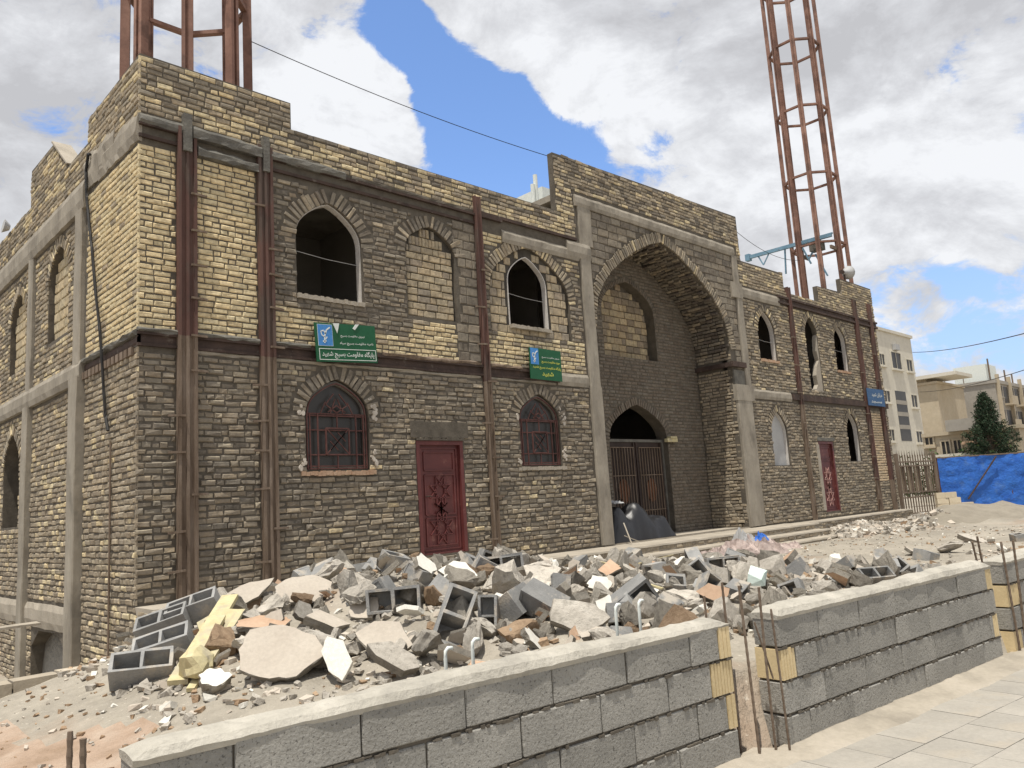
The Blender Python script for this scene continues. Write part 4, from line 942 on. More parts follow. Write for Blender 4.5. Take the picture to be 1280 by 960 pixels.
# reinforcing bars
def rebar(p, q, r, label, group='reinforcing bars in the gaps of the block wall', bend=0.0):
    p = Vector(p); q = Vector(q); mb = MB(); pts = []; rr = []; n = max(8, int((q-p).length/.03))
    s = Vector((R.uniform(-1, 1), R.uniform(-1, 1), 0))*bend
    for i in range(n+1): t = i/n; pts.append(p.lerp(q, t)-p+s*math.sin(math.pi*t)); rr.append(r*(1.13 if i % 2 else .92))
    mb.tube(pts, rr, 6); o = mb.build('rebar', 'rust_dull', fixn=True); o.location = p
    return tag(o, label, 'rebar', group)
for (a, b, r, lb) in (((1.10, -8.12, -.80), (1.06, -8.12, .33), .010, 'tallest rusty bar at the left end of the first wall gap'),
                   ((1.22, -8.17, -.80), (1.17, -8.20, .31), .009, 'rusty bar leaning slightly left in the middle of the first wall gap'),
                   ((1.27, -8.24, -.80), (1.19, -8.26, .17), .008, 'shorter rusty bar against the right wall end of the first gap'),
                   ((1.12, -7.97, -.8), (1.13, -7.95, .34), .009, 'rusty bar at the back of the first wall gap, standing over the rubble'),
                   ((1.03, -7.88, -.8), (1.02, -7.87, .26), .009, 'rusty bar behind the left wall end near the first gap'),
                   ((1.30, -8.16, -.3), (1.24, -8.1, .07), .006, 'thin short wire bar between the bars of the first gap'),
                   ((5.17, -8.60, -.8), (5.09, -8.6, .30), .011, 'left front rusty bar of the second wall gap'),
                   ((5.30, -8.62, -.8), (5.26, -8.66, .30), .011, 'right front rusty bar of the second wall gap'),
                   ((4.93, -8.42, .05), (4.85, -8.42, .32), .010, 'left rear rusty bar rising from the capping before the second gap'),
                   ((5.08, -8.42, .0), (5.02, -8.42, .36), .011, 'rear bar with a bent tip rising from the capping before the second gap'),
                   ((-2.73, -7.36, -.8), (-2.73, -7.36, .18), .011, 'third bar from the left, before the near end of the block wall'),
                   ((-2.70, -7.42, -.8), (-2.70, -7.42, .155), .012, 'bar touching the near end of the block wall'),
                   ((-3.14, -7.55, -.8), (-3.14, -7.55, .13), .012, 'second bar from the left edge of the picture'),
                   ((-3.17, -7.6, -.8), (-3.17, -7.6, .04), .016, 'short thick bar nearest the lower left corner')):
    rebar(a, b, r, lb, bend=.003)
# the two white pipe ends behind the capping of the wall
for (x, y, z1, lb) in ((-.9, -7.45, .20, 'left of the near pair of white pipes behind the wall capping'), (-.72, -7.47, .22, 'right of the near pair of white pipes behind the wall capping'), (.40, -7.60, .27, 'left of the far pair of white pipes behind the wall capping'), (.62, -7.62, .27, 'right of the far pair of white pipes behind the wall capping')):
    mb = MB(); mb.tube([(0, 0, -.5), (0, 0, z1-.05), (.003, 0, z1-.015), (.02, .0, z1), (.05, .0, z1-.004)], .0105, 8)
    o = mb.build('conduit_pipe', 'sign_white', smooth=True); o.location = (x, y, 0); tag(o, lb, 'pipe', 'white conduit ends behind the block wall')
# low retaining wall beside the pit
root = thing('low_block_wall', 'low dusty retaining wall of blocks beside the basement pit, lower left', 'wall', (0, 0, 0))
d0 = Vector((-4.2, -2.50, 0)); d1 = Vector((-.55, -2.42, 0)); dd = (d1-d0).normalized(); x = 0
MT['lowblk'] = material('dusty_yellow_block', [(0.36, 0.31, 0.24), (0.46, 0.40, 0.31)], scale=4, bump=0.5, bscale=30, objrand=.2)
k = 0
while x < (d1-d0).length-.1:
    l = .36+.05*R.random(); c = d0+dd*(x+l/2)
    mb = MB(); mb.box((-l/2+.006, -.1, -.105), (l/2-.006, .1, .10)); o = mb.build('block', 'lowblk', root); o.location = (c.x, c.y, -.41+R.uniform(-.01, .01)); o.rotation_euler = (R.uniform(-.03, .03), R.uniform(-.02, .02), math.atan2(dd.y, dd.x)+R.uniform(-.03, .03)); x += l; k += 1
mb = MB(); mb.box((-4.2, -2.38, -1.7), (-.45, -2.22, -.35)); mb.build('retaining_backing', 'redsoil', root)
mb = MB(); rough_beam(-4.2, -.5, -.315, -.285, 2.58, 2.34, 'conc_dust', .01, parent=root, name='mortar_top')

# ------------------------------------------------------------------ rubble
def hull_mesh(name, mat, sx, sy, sz, n, seed, rough=0.0, sub=0):
    r = random.Random(seed); bm = bmesh.new()
    for i in range(n):
        v = Vector((r.uniform(-1, 1), r.uniform(-1, 1), r.uniform(-1, 1))); m = max(abs(c) for c in v); v = v/m*(r.uniform(.78, 1.0))
        bm.verts.new((v.x*sx, v.y*sy, v.z*sz))
    bmesh.ops.convex_hull(bm, input=bm.verts)
    bmesh.ops.delete(bm, geom=[v for v in bm.verts if not v.link_faces], context='VERTS')
    if sub:
        bmesh.ops.subdivide_edges(bm, edges=bm.edges, cuts=sub, use_grid_fill=True)
        for v in bm.verts:
            d = noise.noise_vector(v.co*9+Vector((seed, 0, 0)))*rough+noise.noise_vector(v.co*24+Vector((0, seed, 0)))*rough*.5; v.co += d
    bmesh.ops.recalc_face_normals(bm, faces=bm.faces)
    me = bpy.data.meshes.new(name); bm.to_mesh(me); bm.free(); me.materials.append(MT[mat]); return me
def slab_mesh(name, mat, a, b, th, n, seed, core='r_dark'):
    r = random.Random(seed); mb = MB(); pts = []
    for i in range(n):
        t = 2*math.pi*(i+r.uniform(-.3, .3))/n; k = r.uniform(.75, 1.05)
        pts.append((a*k*math.cos(t), b*k*math.sin(t)))
    fine = []
    for p, q in zip(pts, pts[1:]+pts[:1]):
        for j in range(3): t = j/3; fine.append((p[0]+(q[0]-p[0])*t+(r.uniform(-.012, .012) if j else 0), p[1]+(q[1]-p[1])*t+(r.uniform(-.012, .012) if j else 0)))
    m = len(fine); vs = []
    for z, k in ((th/2, .985), (th/2-.008, 1.0), (0, .97), (-th/2, .93)):
        vs += [(x*k+(r.uniform(-.008, .008) if z < th/2 else 0), y*k+(r.uniform(-.008, .008) if z < th/2 else 0), z+(r.uniform(-.008, .008) if z < 0 else 0)) for x, y in fine]
    fs = [(i*m+j, i*m+(j+1) % m, (i+1)*m+(j+1) % m, (i+1)*m+j) for i in range(3) for j in range(m)]
    mb.add(vs, [tuple(reversed(f)) for f in fs], mi=1); mb.add([vs[j] for j in range(m)], [tuple(range(m))]); mb.add([vs[3*m+j] for j in range(m)], [tuple(reversed(range(m)))])
    me = bpy.data.meshes.new(name); me.from_pydata(mb.v, [], mb.f); me.materials.append(MT[mat]); me.materials.append(MT[core]); me.polygons.foreach_set('material_index', mb.m); me.update(); return me
def hollow_mesh(name, seed, L_=.46, W_=.21, H_=.21, broken=0, mat='hollow'):
    r = random.Random(seed); mb = MB(); t = .026; fr = Frame((0, 0, 0), (1, 0, 0), (0, 1, 0), (0, 0, 1)); cut = L_/2
    if broken == 1: cut = L_*.12
    x0, x1 = -L_/2, cut
    outer = [(x0, -W_/2), (x1, -W_/2), (x1+(r.uniform(-.03, .02) if broken else 0), 0), (x1, W_/2), (x0, W_/2)]
    holes = [[(x0+t, -W_/2+t), (-t*.5, -W_/2+t), (-t*.5, W_/2-t), (x0+t, W_/2-t)]]
    if not broken: holes.append([(t*.5, -W_/2+t), (x1-t, -W_/2+t), (x1-t, W_/2-t), (t*.5, W_/2-t)])
    mb.prism(fr, outer, holes, -H_/2, H_/2)
    # a bottom web closes the cells a little way in, as cast
    mb.box((x0+t, -W_/2+t, -H_/2+.004), (x1-t if not broken else -t*.5, W_/2-t, -H_/2+.03))
    me = bpy.data.meshes.new(name); me.from_pydata(mb.v, [], mb.f)
    bm = bmesh.new(); bm.from_mesh(me); bmesh.ops.recalc_face_normals(bm, faces=bm.faces)
    for v in bm.verts: v.co += Vector((r.uniform(-.004, .004), r.uniform(-.004, .004), r.uniform(-.004, .004)))
    bm.to_mesh(me); bm.free(); me.materials.append(MT[mat]); return me
def at(u, v):          # the point of the ground seen at a pixel of the photograph
    d = (_R*(u-640)/FPX-_U*(v-480)/FPX+_f).normalized(); t = 2.0
    while t < 60:
        p = CAMP+d*t
        if p.z < gz(p.x, p.y) and not p.y < wall_y(p.x)+.3: return p
        t += .04
    return CAMP+d*12
def put(me, name, loc, rot, label, cat, group=None, scale=1.0):
    o = bpy.data.objects.new(name, me); COL.objects.link(o); o.location = loc
    if isinstance(rot, (tuple, list)): o.rotation_euler = rot
    else: o.rotation_mode = 'QUATERNION'; o.rotation_quaternion = rot
    o.scale = (scale,)*3 if not isinstance(scale, tuple) else scale
    return tag(o, label, cat, group)
def facing(d, roll): 
    from mathutils import Quaternion
    q = Vector(d).normalized().to_track_quat('Z', 'Y'); return q @ Quaternion((0, 0, 1), rad(roll))
HB = [hollow_mesh('hollow_block', i, broken=0) for i in range(3)]; HBB = [hollow_mesh('broken_hollow_block', 10+i, broken=1) for i in range(3)]
TC = Vector((-.70, -.70, .1))
RG = 'broken pieces in the rubble heap'
# (pixel, lift, direction the cells open to, roll, label, scale)
for u, v, lift, d, roll, lb, s, me in (
    (628, 722, .12, (-.66, -.70, .12), 4, 'grey two-celled block facing the street, high in the rubble with a pinkish tile behind it', 1.0, HB[0]),
    (648, 709, .20, (-.62, -.72, .25), -32, 'grey two-celled block tilted steeply, topmost of the rubble behind the upright one', 1.0, HB[1]),
    (493, 764, .10, (-.62, -.74, .10), 2, 'weathered hollow block lying level with both cells dark, upper middle of the rubble', 1.05, HB[2]),
    (566, 792, .10, (-.35, -.75, .50), 62, 'dark hollow block standing on end with yellow clay stuck to its left side', 1.15, HB[1]),
    (611, 780, .06, (-.72, -.66, .2), 88, 'small hollow block piece with two stacked cells, centre of the rubble', .75, HB[0]),
    (648, 768, .10, (.3, -.5, -.8), 12, 'dark grey block showing its closed top, below the facing two-celled block', 1.1, HB[2]),
    (686, 772, .10, (.8, .1, .35), 30, 'grey block leaning on its corner beside the dark closed-top block', 1.0, HB[0]),
    (178, 852, .10, (-.25, -.55, .80), 0, 'grey two-celled block lying at the far left foot of the rubble', 1.0, HB[1]),
    (205, 826, .12, (-.45, -.3, .85), 28, 'hollow block tipped against the leftmost block at the heap\'s left foot', 1.0, HB[0]),
    (205, 800, .14, (-.5, -.25, .85), 30, 'long pale hollow block leaning on the plinth corner', 1.05, HB[2]),
    (243, 785, .18, (-.45, -.2, .87), 34, 'brown-sided hollow block leaning on the plinth, behind the long pale one', 1.05, HB[1]),
    (904, 716, .10, (-.70, -.70, .05), 2, 'open hollow block standing up near the first rebars with a light top', .85, HB[0]),
    (790, 768, .06, (-.6, -.6, -.4), 40, 'hollow block face down near the wall capping, left of the orange tiles', .9, HBB[0]),
    (883, 752, .08, (-.3, -.9, .3), 50, 'long pale block edge leaning just behind the rebars', .8, HB[2]),
    (1000, 744, .07, (-.9, -.2, .3), 20, 'dark grey half block lying alone behind the right wall capping', .8, HBB[1]),
    (925, 745, .06, (.2, -.9, -.3), 15, 'brownish hollow block between the rebars and the mint block', .85, HBB[2]),
    (845, 738, .06, (-.2, -.3, .9), 70, 'flat hollow block with oval cells, upper right of the rubble', .9, HBB[0]),
    (525, 705, .16, (.5, .3, .8), 20, 'dark grey block crossing the crest below the red door', .9, HB[1]),
    (700, 708, .12, (-.1, -.6, -.7), 25, 'dark grey block piece right of the tilted top block', .8, HBB[1])):
    p = at(u, v); put(me, 'hollow_block', p+Vector((0, 0, lift)), facing(d, roll), lb, 'block', RG, s)
for u, v, lift, rot, dims, n, mat, lb in (
    (377, 757, .10, (-.75, .12, .5), (.33, .24, .07), 9, 'r_slab', 'largest smooth beige floor slab piece, upper left of the rubble'),
    (347, 845, .12, (-.95, .05, .75), (.37, .27, .07), 8, 'r_slab', 'smooth beige slab with a rounded broken edge, lowest left just above the capping'),
    (405, 798, .10, (-.7, .25, -.15), (.27, .15, .08), 4, 'r_slab', 'rectangular beige slab lying slanted between the two largest slabs'),
    (478, 822, .10, (-1.0, .1, .75), (.25, .2, .06), 6, 'r_slab', 'beige slab piece directly behind the near pair of white pipes'),
    (468, 695, .18, (-.45, .1, .8), (.27, .16, .07), 5, 'r_slab', 'angular beige slab lying on the crest left of the red door'),
    (305, 765, .12, (-1.0, -.35, .3), (.34, .14, .05), 6, 'r_slab', 'long grey slab tilted up toward the plinth'),
    (455, 776, .08, (-1.0, .2, .9), (.17, .15, .06), 6, 'r_slab', 'small beige slab stuck on edge right of the rectangular slab'),
    (330, 800, .10, (-.25, .05, .6), (.30, .18, .05), 7, 'r_pink', 'flat slab with a reddish top edge under the white lumps'),
    (609, 700, .20, (-1.35, .0, .75), (.14, .17, .03), 4, 'r_pink', 'pinkish clay tile standing upright behind the two-celled block'),
    (545, 699, .16, (-.3, .1, .7), (.17, .1, .04), 5, 'r_pink', 'flat pinkish tile on the crest right below the red door'),
    (762, 727, .10, (-.9, .2, .5), (.18, .16, .03), 4, 'r_pink', 'brownish clay tile leaning right of the crest, near the yellow sticks'),
    (893, 760, .08, (-1.25, 0, .78), (.20, .12, .08), 4, 'r_pink', 'orange clay tile right behind the end of the left wall'),
    (845, 785, .05, (-1.2, .1, .78), (.1, .09, .05), 4, 'r_pink', 'small ribbed clay tile just above the capping'),
    (722, 790, .08, (-1.2, .2, .75), (.28, .16, .08), 5, 'r_conc', 'pale grey block side behind the far pair of white pipes'),
    (575, 742, .16, (-.9, .15, .6), (.24, .19, .05), 6, 'r_white', 'largest white gypsum sheet in the middle of the rubble'),
    (532, 730, .14, (-.9, .6, .2), (.18, .15, .07), 6, 'r_white', 'cream white gypsum piece left of the largest white sheet'),
    (750, 745, .08, (-1.1, .2, .8), (.14, .12, .05), 6, 'r_white', 'white gypsum lump right beside the far white pipe'),
    (755, 775, .06, (-1.2, .2, .6), (.10, .18, .04), 5, 'r_white', 'white gypsum shard hanging above the capping by the far white pipe'),
    (665, 706, .22, (-1.2, .3, .7), (.09, .12, .04), 3, 'r_white', 'pointed white shard sticking up on the crest right of the top block'),
    (665, 812, .04, (-1.0, .8, .2), (.12, .08, .05), 6, 'r_white', 'white shard leaning just above the capping, centre'),
    (810, 752, .07, (-.4, .1, .3), (.16, .10, .03), 5, 'r_white', 'flat cream piece among the blocks, right part of the rubble'),
    (268, 868, .06, (-.8, .1, .5), (.12, .1, .08), 6, 'r_white', 'white gypsum lump below the yellow foam block'),
    (275, 800, .14, (-.85, -.3, .35), (.25, .17, .03), 5, 'r_yellow', 'yellow insulation board lying above the yellow plank'),
    (835, 690, .06, (-.2, .1, .3), (.3, .1, .03), 5, 'r_slab', 'flat pale slab in front of the portal steps'),
    (875, 708, .07, (-.35, .1, .5), (.34, .22, .03), 5, 'r_pink', 'brown board lying on the heap right of the steps')):
    p = at(u, v); put(slab_mesh('slab_piece', mat, dims[0], dims[1], dims[2], n, int(u*7+v)), 'gypsum_piece' if mat == 'r_white' else 'slab_piece', p+Vector((0, 0, lift+.03)), (-rot[0]*.8, rot[1], -rot[2]), lb, 'gypsum piece' if mat == 'r_white' else 'slab piece', RG)
for u, v, lift, dims, mat, lb, sub in (
    (243, 852, .12, (.17, .13, .14), 'r_yellow', 'yellow foam block near the lower left of the rubble', 1),
    (385, 718, .14, (.32, .2, .14), 'r_brown', 'large reddish brown clod leaning at the upper left of the heap', 3),
    (350, 722, .10, (.26, .2, .10), 'r_brown', 'crumbling brown clod lying on the plinth edge', 3),
    (433, 705, .16, (.16, .14, .16), 'r_conc', 'rough grey concrete lump left of the angular slab on the crest', 3),
    (448, 745, .12, (.14, .14, .16), 'r_conc', 'upright speckled concrete lump right of the largest slab', 3),
    (305, 822, .12, (.14, .10, .09), 'r_conc', 'pale pitted lump below the reddish slab', 3),
    (402, 830, .10, (.22, .16, .12), 'r_conc', 'rough concrete lump right of the rounded slab', 3),
    (560, 748, .14, (.08, .08, .07), 'r_white', 'white round lump with a hollow, below the white sheet', 2),
    (330, 775, .10, (.18, .14, .08), 'r_conc', 'pale lump beside the largest slab on its lower left', 3),
    (675, 735, .14, (.24, .15, .08), 'r_conc', 'brownish grey slab lump right of the tilted blocks', 3),
    (440, 822, .06, (.15, .06, .05), 'r_conc', 'long rounded mortar stick above the capping', 2),
    (590, 765, .1, (.12, .12, .1), 'r_dark', 'dark mortar lump in the gap between the hollow blocks', 3),
    (650, 800, .05, (.16, .12, .1), 'r_brown', 'brown crumbly lump above the capping, centre', 3),
    (855, 760, .08, (.17, .12, .11), 'r_conc', 'grey squared lump left of the orange tile', 2),
    (920, 722, .10, (.17, .13, .1), 'r_conc', 'pale lump beside the open hollow block', 2),
    (950, 757, .05, (.16, .1, .08), 'r_dark', 'dark lump below the mint block near the right wall end', 2)):
    p = at(u, v); put(hull_mesh('lump', mat, dims[0], dims[1], dims[2], 16, int(u+v*3), .028, sub), 'rubble_lump', p+Vector((0, 0, lift)), (R.uniform(-.4, .4), R.uniform(-.4, .4), R.uniform(0, 6)), lb, 'rubble lump', RG)
p = at(948, 738)
me = hull_mesh('mint', 'r_mint', .15, .10, .09, 30, 5); mo = bpy.data.objects.new('painted_block', me); COL.objects.link(mo); mo.location = p+Vector((0, 0, .14)); mo.rotation_euler = (.3, -.2, .5)
tag(mo, 'block with mint green painted top between the rebars and the open yard', 'block', RG)
p = at(1044, 706); me = hull_mesh('lone', 'r_white', .13, .09, .08, 30, 9); mo = put(me, 'painted_block', p+Vector((0, 0, .07)), (.1, -.1, .6), 'small white topped block lying alone in the open yard', 'block')
# yellow plank and thin yellow sticks
def plank(a, b, w, t, label, mat='r_yellow'):
    a = Vector(a); b = Vector(b); mb = MB(); mb.bar((0, 0, 0), b-a, w, t); o = mb.build('plank', mat); o.location = a; return tag(o, label, 'plank', 'planks in the rubble heap')
a, b = at(222, 862)+Vector((0, 0, .05)), at(288, 778)+Vector((0, 0, .24)); plank(a, b, .15, .04, 'long yellow insulation plank propped up the left end of the rubble')
a, b = at(238, 868)+Vector((0, 0, .03)), at(300, 790)+Vector((0, 0, .16)); plank(a, b, .06, .03, 'narrow yellow strip lying right of the long yellow plank')
for q, (u0, v0, u1, v1) in enumerate(((742, 710, 775, 722), (748, 706, 800, 735), (760, 700, 770, 722), (800, 740, 830, 752), (800, 715, 845, 700))):
    a, b = at(u0, v0)+Vector((0, 0, .10)), at(u1, v1)+Vector((0, 0, .12)); plank(a, b, .025, .015, ['thin yellow lath across the brownish tile, leftmost of the thin laths', 'longest thin yellow lath right of the crest', 'short thin lath crossing the other yellow laths', 'short yellow lath beside the flat cream piece', 'thin lath pointing at the cloth heap'][q])
# fillers
LIB = {
 'lump': [(hull_mesh('lump', 'r_conc', 1, R.uniform(.6, .9), R.uniform(.5, .8), 15, 100+i, .13, 2), .8) for i in range(8)]+[(hull_mesh('lump_dark', 'r_dark', 1, R.uniform(.6, .9), R.uniform(.5, .8), 15, 140+i, .13, 2), .6) for i in range(5)],
 'slab': [(slab_mesh('slab', 'r_slab' if i % 2 else 'r_conc', 1, R.uniform(.5, .8), R.uniform(.22, .34), 4+i % 4, 200+i), .7) for i in range(8)],
 'tile': [(slab_mesh('tile', 'r_pink', 1, R.uniform(.5, .8), R.uniform(.15, .4), 4, 300+i), .7) for i in range(4)],
 'white': [(slab_mesh('white', 'r_white', 1, R.uniform(.5, .8), R.uniform(.2, .4), 6, 400+i, 'r_white'), .7) for i in range(3)]+[(hull_mesh('white', 'r_white', 1, .8, .6, 14, 420+i, .1, 1), .7) for i in range(2)],
 'block': [(m, 1) for m in HB+HBB+HBB],
 'clod': [(hull_mesh('clod', 'r_brown', 1, .8, .6, 15, 500+i, .14, 2), .7) for i in range(3)]}
FL_ = {'lump': ('rubble_lump', 'rubble lump', 'rough grey concrete lump, one of many filling the rubble heap', 'rough lumps filling the rubble heap'),
       'slab': ('slab_piece', 'slab piece', 'angular beige or grey slab fragment, one of many filling the rubble heap', 'slab fragments filling the rubble heap'),
       'tile': ('clay_tile_piece', 'tile piece', 'pinkish clay tile fragment, one of many in the rubble heap', 'clay tile fragments in the rubble heap'),
       'white': ('gypsum_piece', 'gypsum piece', 'small white gypsum fragment, one of many in the rubble heap', 'white gypsum fragments in the rubble heap'),
       'block': ('hollow_block', 'block', 'half buried grey hollow block, one of several deep in the rubble heap', 'half buried hollow blocks in the rubble heap'),
       'clod': ('soil_clod', 'clod', 'brown soil clod, one of several in the rubble heap', 'brown clods in the rubble heap')}
HERO = [(o.location.copy(), nm) for key, nm in (('leftmost of', 'x'),) for o in ()]
SHORT = (('lying at the far left foot', 'the leftmost hollow block'), ('long pale hollow block leaning', 'the long pale plinth block'), ('largest smooth beige', 'the largest beige slab'), ('rounded broken edge', 'the rounded lowest slab'), ('rectangular beige slab', 'the rectangular beige slab'),
 ('beige slab piece directly', 'the slab behind the near pipes'), ('angular beige slab', 'the angular slab on the crest'), ('facing the street', 'the block facing the street'), ('weathered hollow block', 'the level two-celled block'), ('standing on end', 'the block standing on end'),
 ('largest white gypsum', 'the largest white sheet'), ('closed top', 'the closed-top grey block'), ('pale grey block side', 'the pale block by the far pipes'), ('open hollow block standing', 'the open block by the rebars'), ('orange clay tile right', 'the orange tile'), ('large reddish brown clod', 'the large brown clod'),
 ('flat hollow block with oval', 'the flat block with oval cells'), ('mint green', 'the mint topped block'), ('yellow foam block', 'the yellow foam block'), ('brown crumbly lump', 'the brown crumbly lump'), ('flat cream piece', 'the flat cream piece'), ('crossing the crest', 'the block below the red door'), ('pointed white shard', 'the pointed white shard'), ('dark grey half block', 'the half block by the wall'))
HERO = [(o.location.copy(), nm) for o in bpy.data.objects for key, nm in SHORT if key in o.get('label', '')]
def relabel(kind, r, x, y, z, mat):
    p = Vector((x, y, z)); h, nm = min(HERO, key=lambda t: (t[0]-p).length); d = p-h; a = d.dot(_R); b = Vector((d.x, d.y, 0)).dot(Vector((_f.x, _f.y, 0)))
    side = ('right of' if a > 0 else 'left of') if abs(a) > abs(b) else ('behind' if b > 0 else 'in front of')
    size = 'tiny' if r < .07 else 'small' if r < .10 else 'middling' if r < .145 else 'big'
    dist = 'right at' if d.length < .28 else 'a little off' if d.length < .6 else 'well away,'
    colr = {'r_conc': 'grey', 'r_dark': 'dark grey', 'r_slab': 'beige', 'r_pink': 'pinkish', 'r_white': 'white', 'r_brown': 'brown', 'hollow': 'grey'}[mat]
    word = {'lump': 'rough lump', 'slab': 'slab piece', 'tile': 'clay tile piece', 'white': 'gypsum piece', 'block': 'hollow block', 'clod': 'soil clod'}[kind]
    return ' '.join(f'{size} {colr} {word} {dist} {side} {nm}'.replace('right at left of', 'close to the left of').replace('right at right of', 'close to the right of').replace('right at', 'close').replace('a little off left of', 'a little left of').replace('a little off right of', 'a little right of').replace('a little off', 'a little').replace('well away, left of', 'well left of').replace('well away, right of', 'well right of').replace('well away,', 'far').split()[:16])
RF = random.Random(22); cnt = 0; tries = 0; placed = []
while cnt < 800 and tries < 24000:
    tries += 1; x = RF.uniform(-1.9, 6.8); y = RF.uniform(-7.5, -1.1); pz = pile(x, y)
    if x < -1.05+max(0, -4.5-y)*.3 or pz < .03+.06*RF.random() or y < wall_y(x)+.36: continue
    big = RF.random()
    r = RF.uniform(.055, .09) if big < .42 else RF.uniform(.09, .16) if big < .85 else RF.uniform(.16, .22)
    if any(math.hypot(x-a, y-b) < .55*(r+c) for a, b, c in placed): continue
    placed.append((x, y, r))
    k = RF.choices(['lump', 'slab', 'tile', 'white', 'block', 'clod'], [.30, .34, .09, .07, .15 if r > .1 and x > .6 else 0, .05 if x < 1.5 else .008])[0]
    me, _ = RF.choice(LIB[k]); nm, cat, lb, gp = FL_[k]
    sc_ = r if k != 'block' else RF.uniform(.75, 1.0)
    rot = (RF.uniform(-1.1, 1.1), RF.uniform(-1.1, 1.1), RF.uniform(0, 6.28)) if k != 'block' else (RF.uniform(0, 6.28), RF.uniform(-.6, .6), RF.uniform(0, 6.28))
    zz = gz(x, y)+r*RF.uniform(.1, .85); put(me, nm, (x, y, zz), rot, relabel(k, r, x, y, zz, me.materials[0].name_full and [q for q in MT if MT[q] == me.materials[0]][0]), cat, gp, sc_); cnt += 1
# fines: broken bits too many to count
def fines(name, label, pts, mat):
    mb = MB()
    for x, y, z, s in pts:
        vs = [Vector((RF.uniform(-1, 1), RF.uniform(-1, 1), RF.uniform(-.6, .6)))*s for _ in range(4)]
        a, b = Vector((RF.uniform(-1, 1), RF.uniform(-1, 1), RF.uniform(-.4, .4))).normalized()*s, None
        b = a.cross(Vector((RF.uniform(-.4, .4), RF.uniform(-.4, .4), 1))).normalized()*s*RF.uniform(.5, .9); c = a.cross(b).normalized()*s*RF.uniform(.3, .7)
        o = Vector((x, y, z)); jj = lambda: Vector((RF.uniform(-.25, .25), RF.uniform(-.25, .25), RF.uniform(-.2, .2)))*s
        mb.add([o-a-b-c+jj(), o+a-b-c+jj(), o+a+b-c+jj(), o-a+b-c+jj(), o-a*.8-b*.8+c+jj(), o+a*.8-b+c+jj(), o+a+b*.8+c+jj(), o-a+b+c+jj()],
               [(0,3,2,1),(4,5,6,7),(0,1,5,4),(1,2,6,5),(2,3,7,6),(3,0,4,7)])
    o = mb.build(name, mat); return tag(o, label, None, None, 'stuff')
pts = {'r_conc': [], 'r_slab': [], 'r_brown': [], 'r_white': []}
def sc_pt(x, y, s, w=(.5, .25, .17, .08)):
    pts[RF.choices(list(pts), w)[0]].append((x, y, gz(x, y)+s*.3, s))
for i in range(4200):
    x = RF.uniform(-1.6, 7.2); y = RF.uniform(-7.5, -1.05)
    if pile(x, y) > .02 and y > wall_y(x)+.2: sc_pt(x, y, RF.uniform(.012, .045))
for i in range(1500):
    x = RF.uniform(-2.8, 20); y = RF.uniform(-7.6, -1.9)
    if y > wall_y(x)+.2 and not (x < -.4 and y > -2.4): sc_pt(x, y, RF.uniform(.006, .022)*(1+x*.03))
for i in range(550):           # the trail of rubble behind the right wall
    x = RF.uniform(3.8, 13); y = wall_y(x)+.3+abs(RF.gauss(.9+.05*x, .55)); sc_pt(x, y, RF.uniform(.015, .06))
for i in range(900):           # pale debris right of the steps
    a = RF.gauss(0, 1); b = RF.gauss(0, 1); sc_pt(19.4+a*1.2, -1.7+b*.5, RF.uniform(.02, .11), (.5, .38, .05, .07))
for i in range(420):
    x = RF.uniform(-2.9, -.2); y = RF.uniform(-7.4, -2.8); sc_pt(x, y, RF.uniform(.006, .022), (.3, .2, .5, .0))
for m, q in pts.items(): fines('rubble_fines', 'fine broken rubble and grit strewn over the heap and yard', q, m)
# single larger pieces beyond the right wall
for i, (u, v, k, s, lb) in enumerate(((1105, 700, 'block', .8, 'dark hollow block in the rubble trail behind the right wall, left of the yellow piece'), (1158, 700, 'block', .9, 'hollow block near the middle of the right wall trail'), (1215, 678, 'slab', .30, 'grey blue flat piece behind the rear bars at the right'),
      (1080, 708, 'white', .10, 'whitish lump in the trail behind the right wall'), (1120, 708, 'tile', .16, 'yellowish tile piece in the trail behind the right wall'), (1188, 690, 'lump', .22, 'large grey lump in the trail left of the rear bars'),
      (1240, 680, 'tile', .14, 'tan tile piece between the rear bars and the front bars at the right'), (1270, 676, 'block', .9, 'hollow block at the right picture edge behind the farther wall'), (1255, 690, 'white', .12, 'pale lump behind the farther wall near the right edge'), (1140, 694, 'slab', .18, 'flat slab piece in the middle of the right trail'))):
    p = at(u, v); me = LIB[k][i % len(LIB[k])][0]; nm, cat, _, _ = FL_[k]
    put(me, nm, p+Vector((0, 0, .06)), (R.uniform(-.5, .5), R.uniform(-.5, .5), i), lb, cat, 'rubble trail behind the right wall', s)
for i in range(46):
    x = 19.3+RF.gauss(0, 1.1); y = -1.7+RF.gauss(0, .45); k = RF.choice(['lump', 'slab', 'slab']); me = RF.choice(LIB[k])[0]
    if y > -.7: continue
    nm, cat, _, _ = FL_[k]; put(me, nm, (x, y, gz(x, y)+.05), (RF.uniform(-1, 1), RF.uniform(-1, 1), RF.uniform(0, 6)), 'pale broken piece, one of many right of the portal steps', cat, 'pale debris right of the steps', RF.uniform(.08, .2))

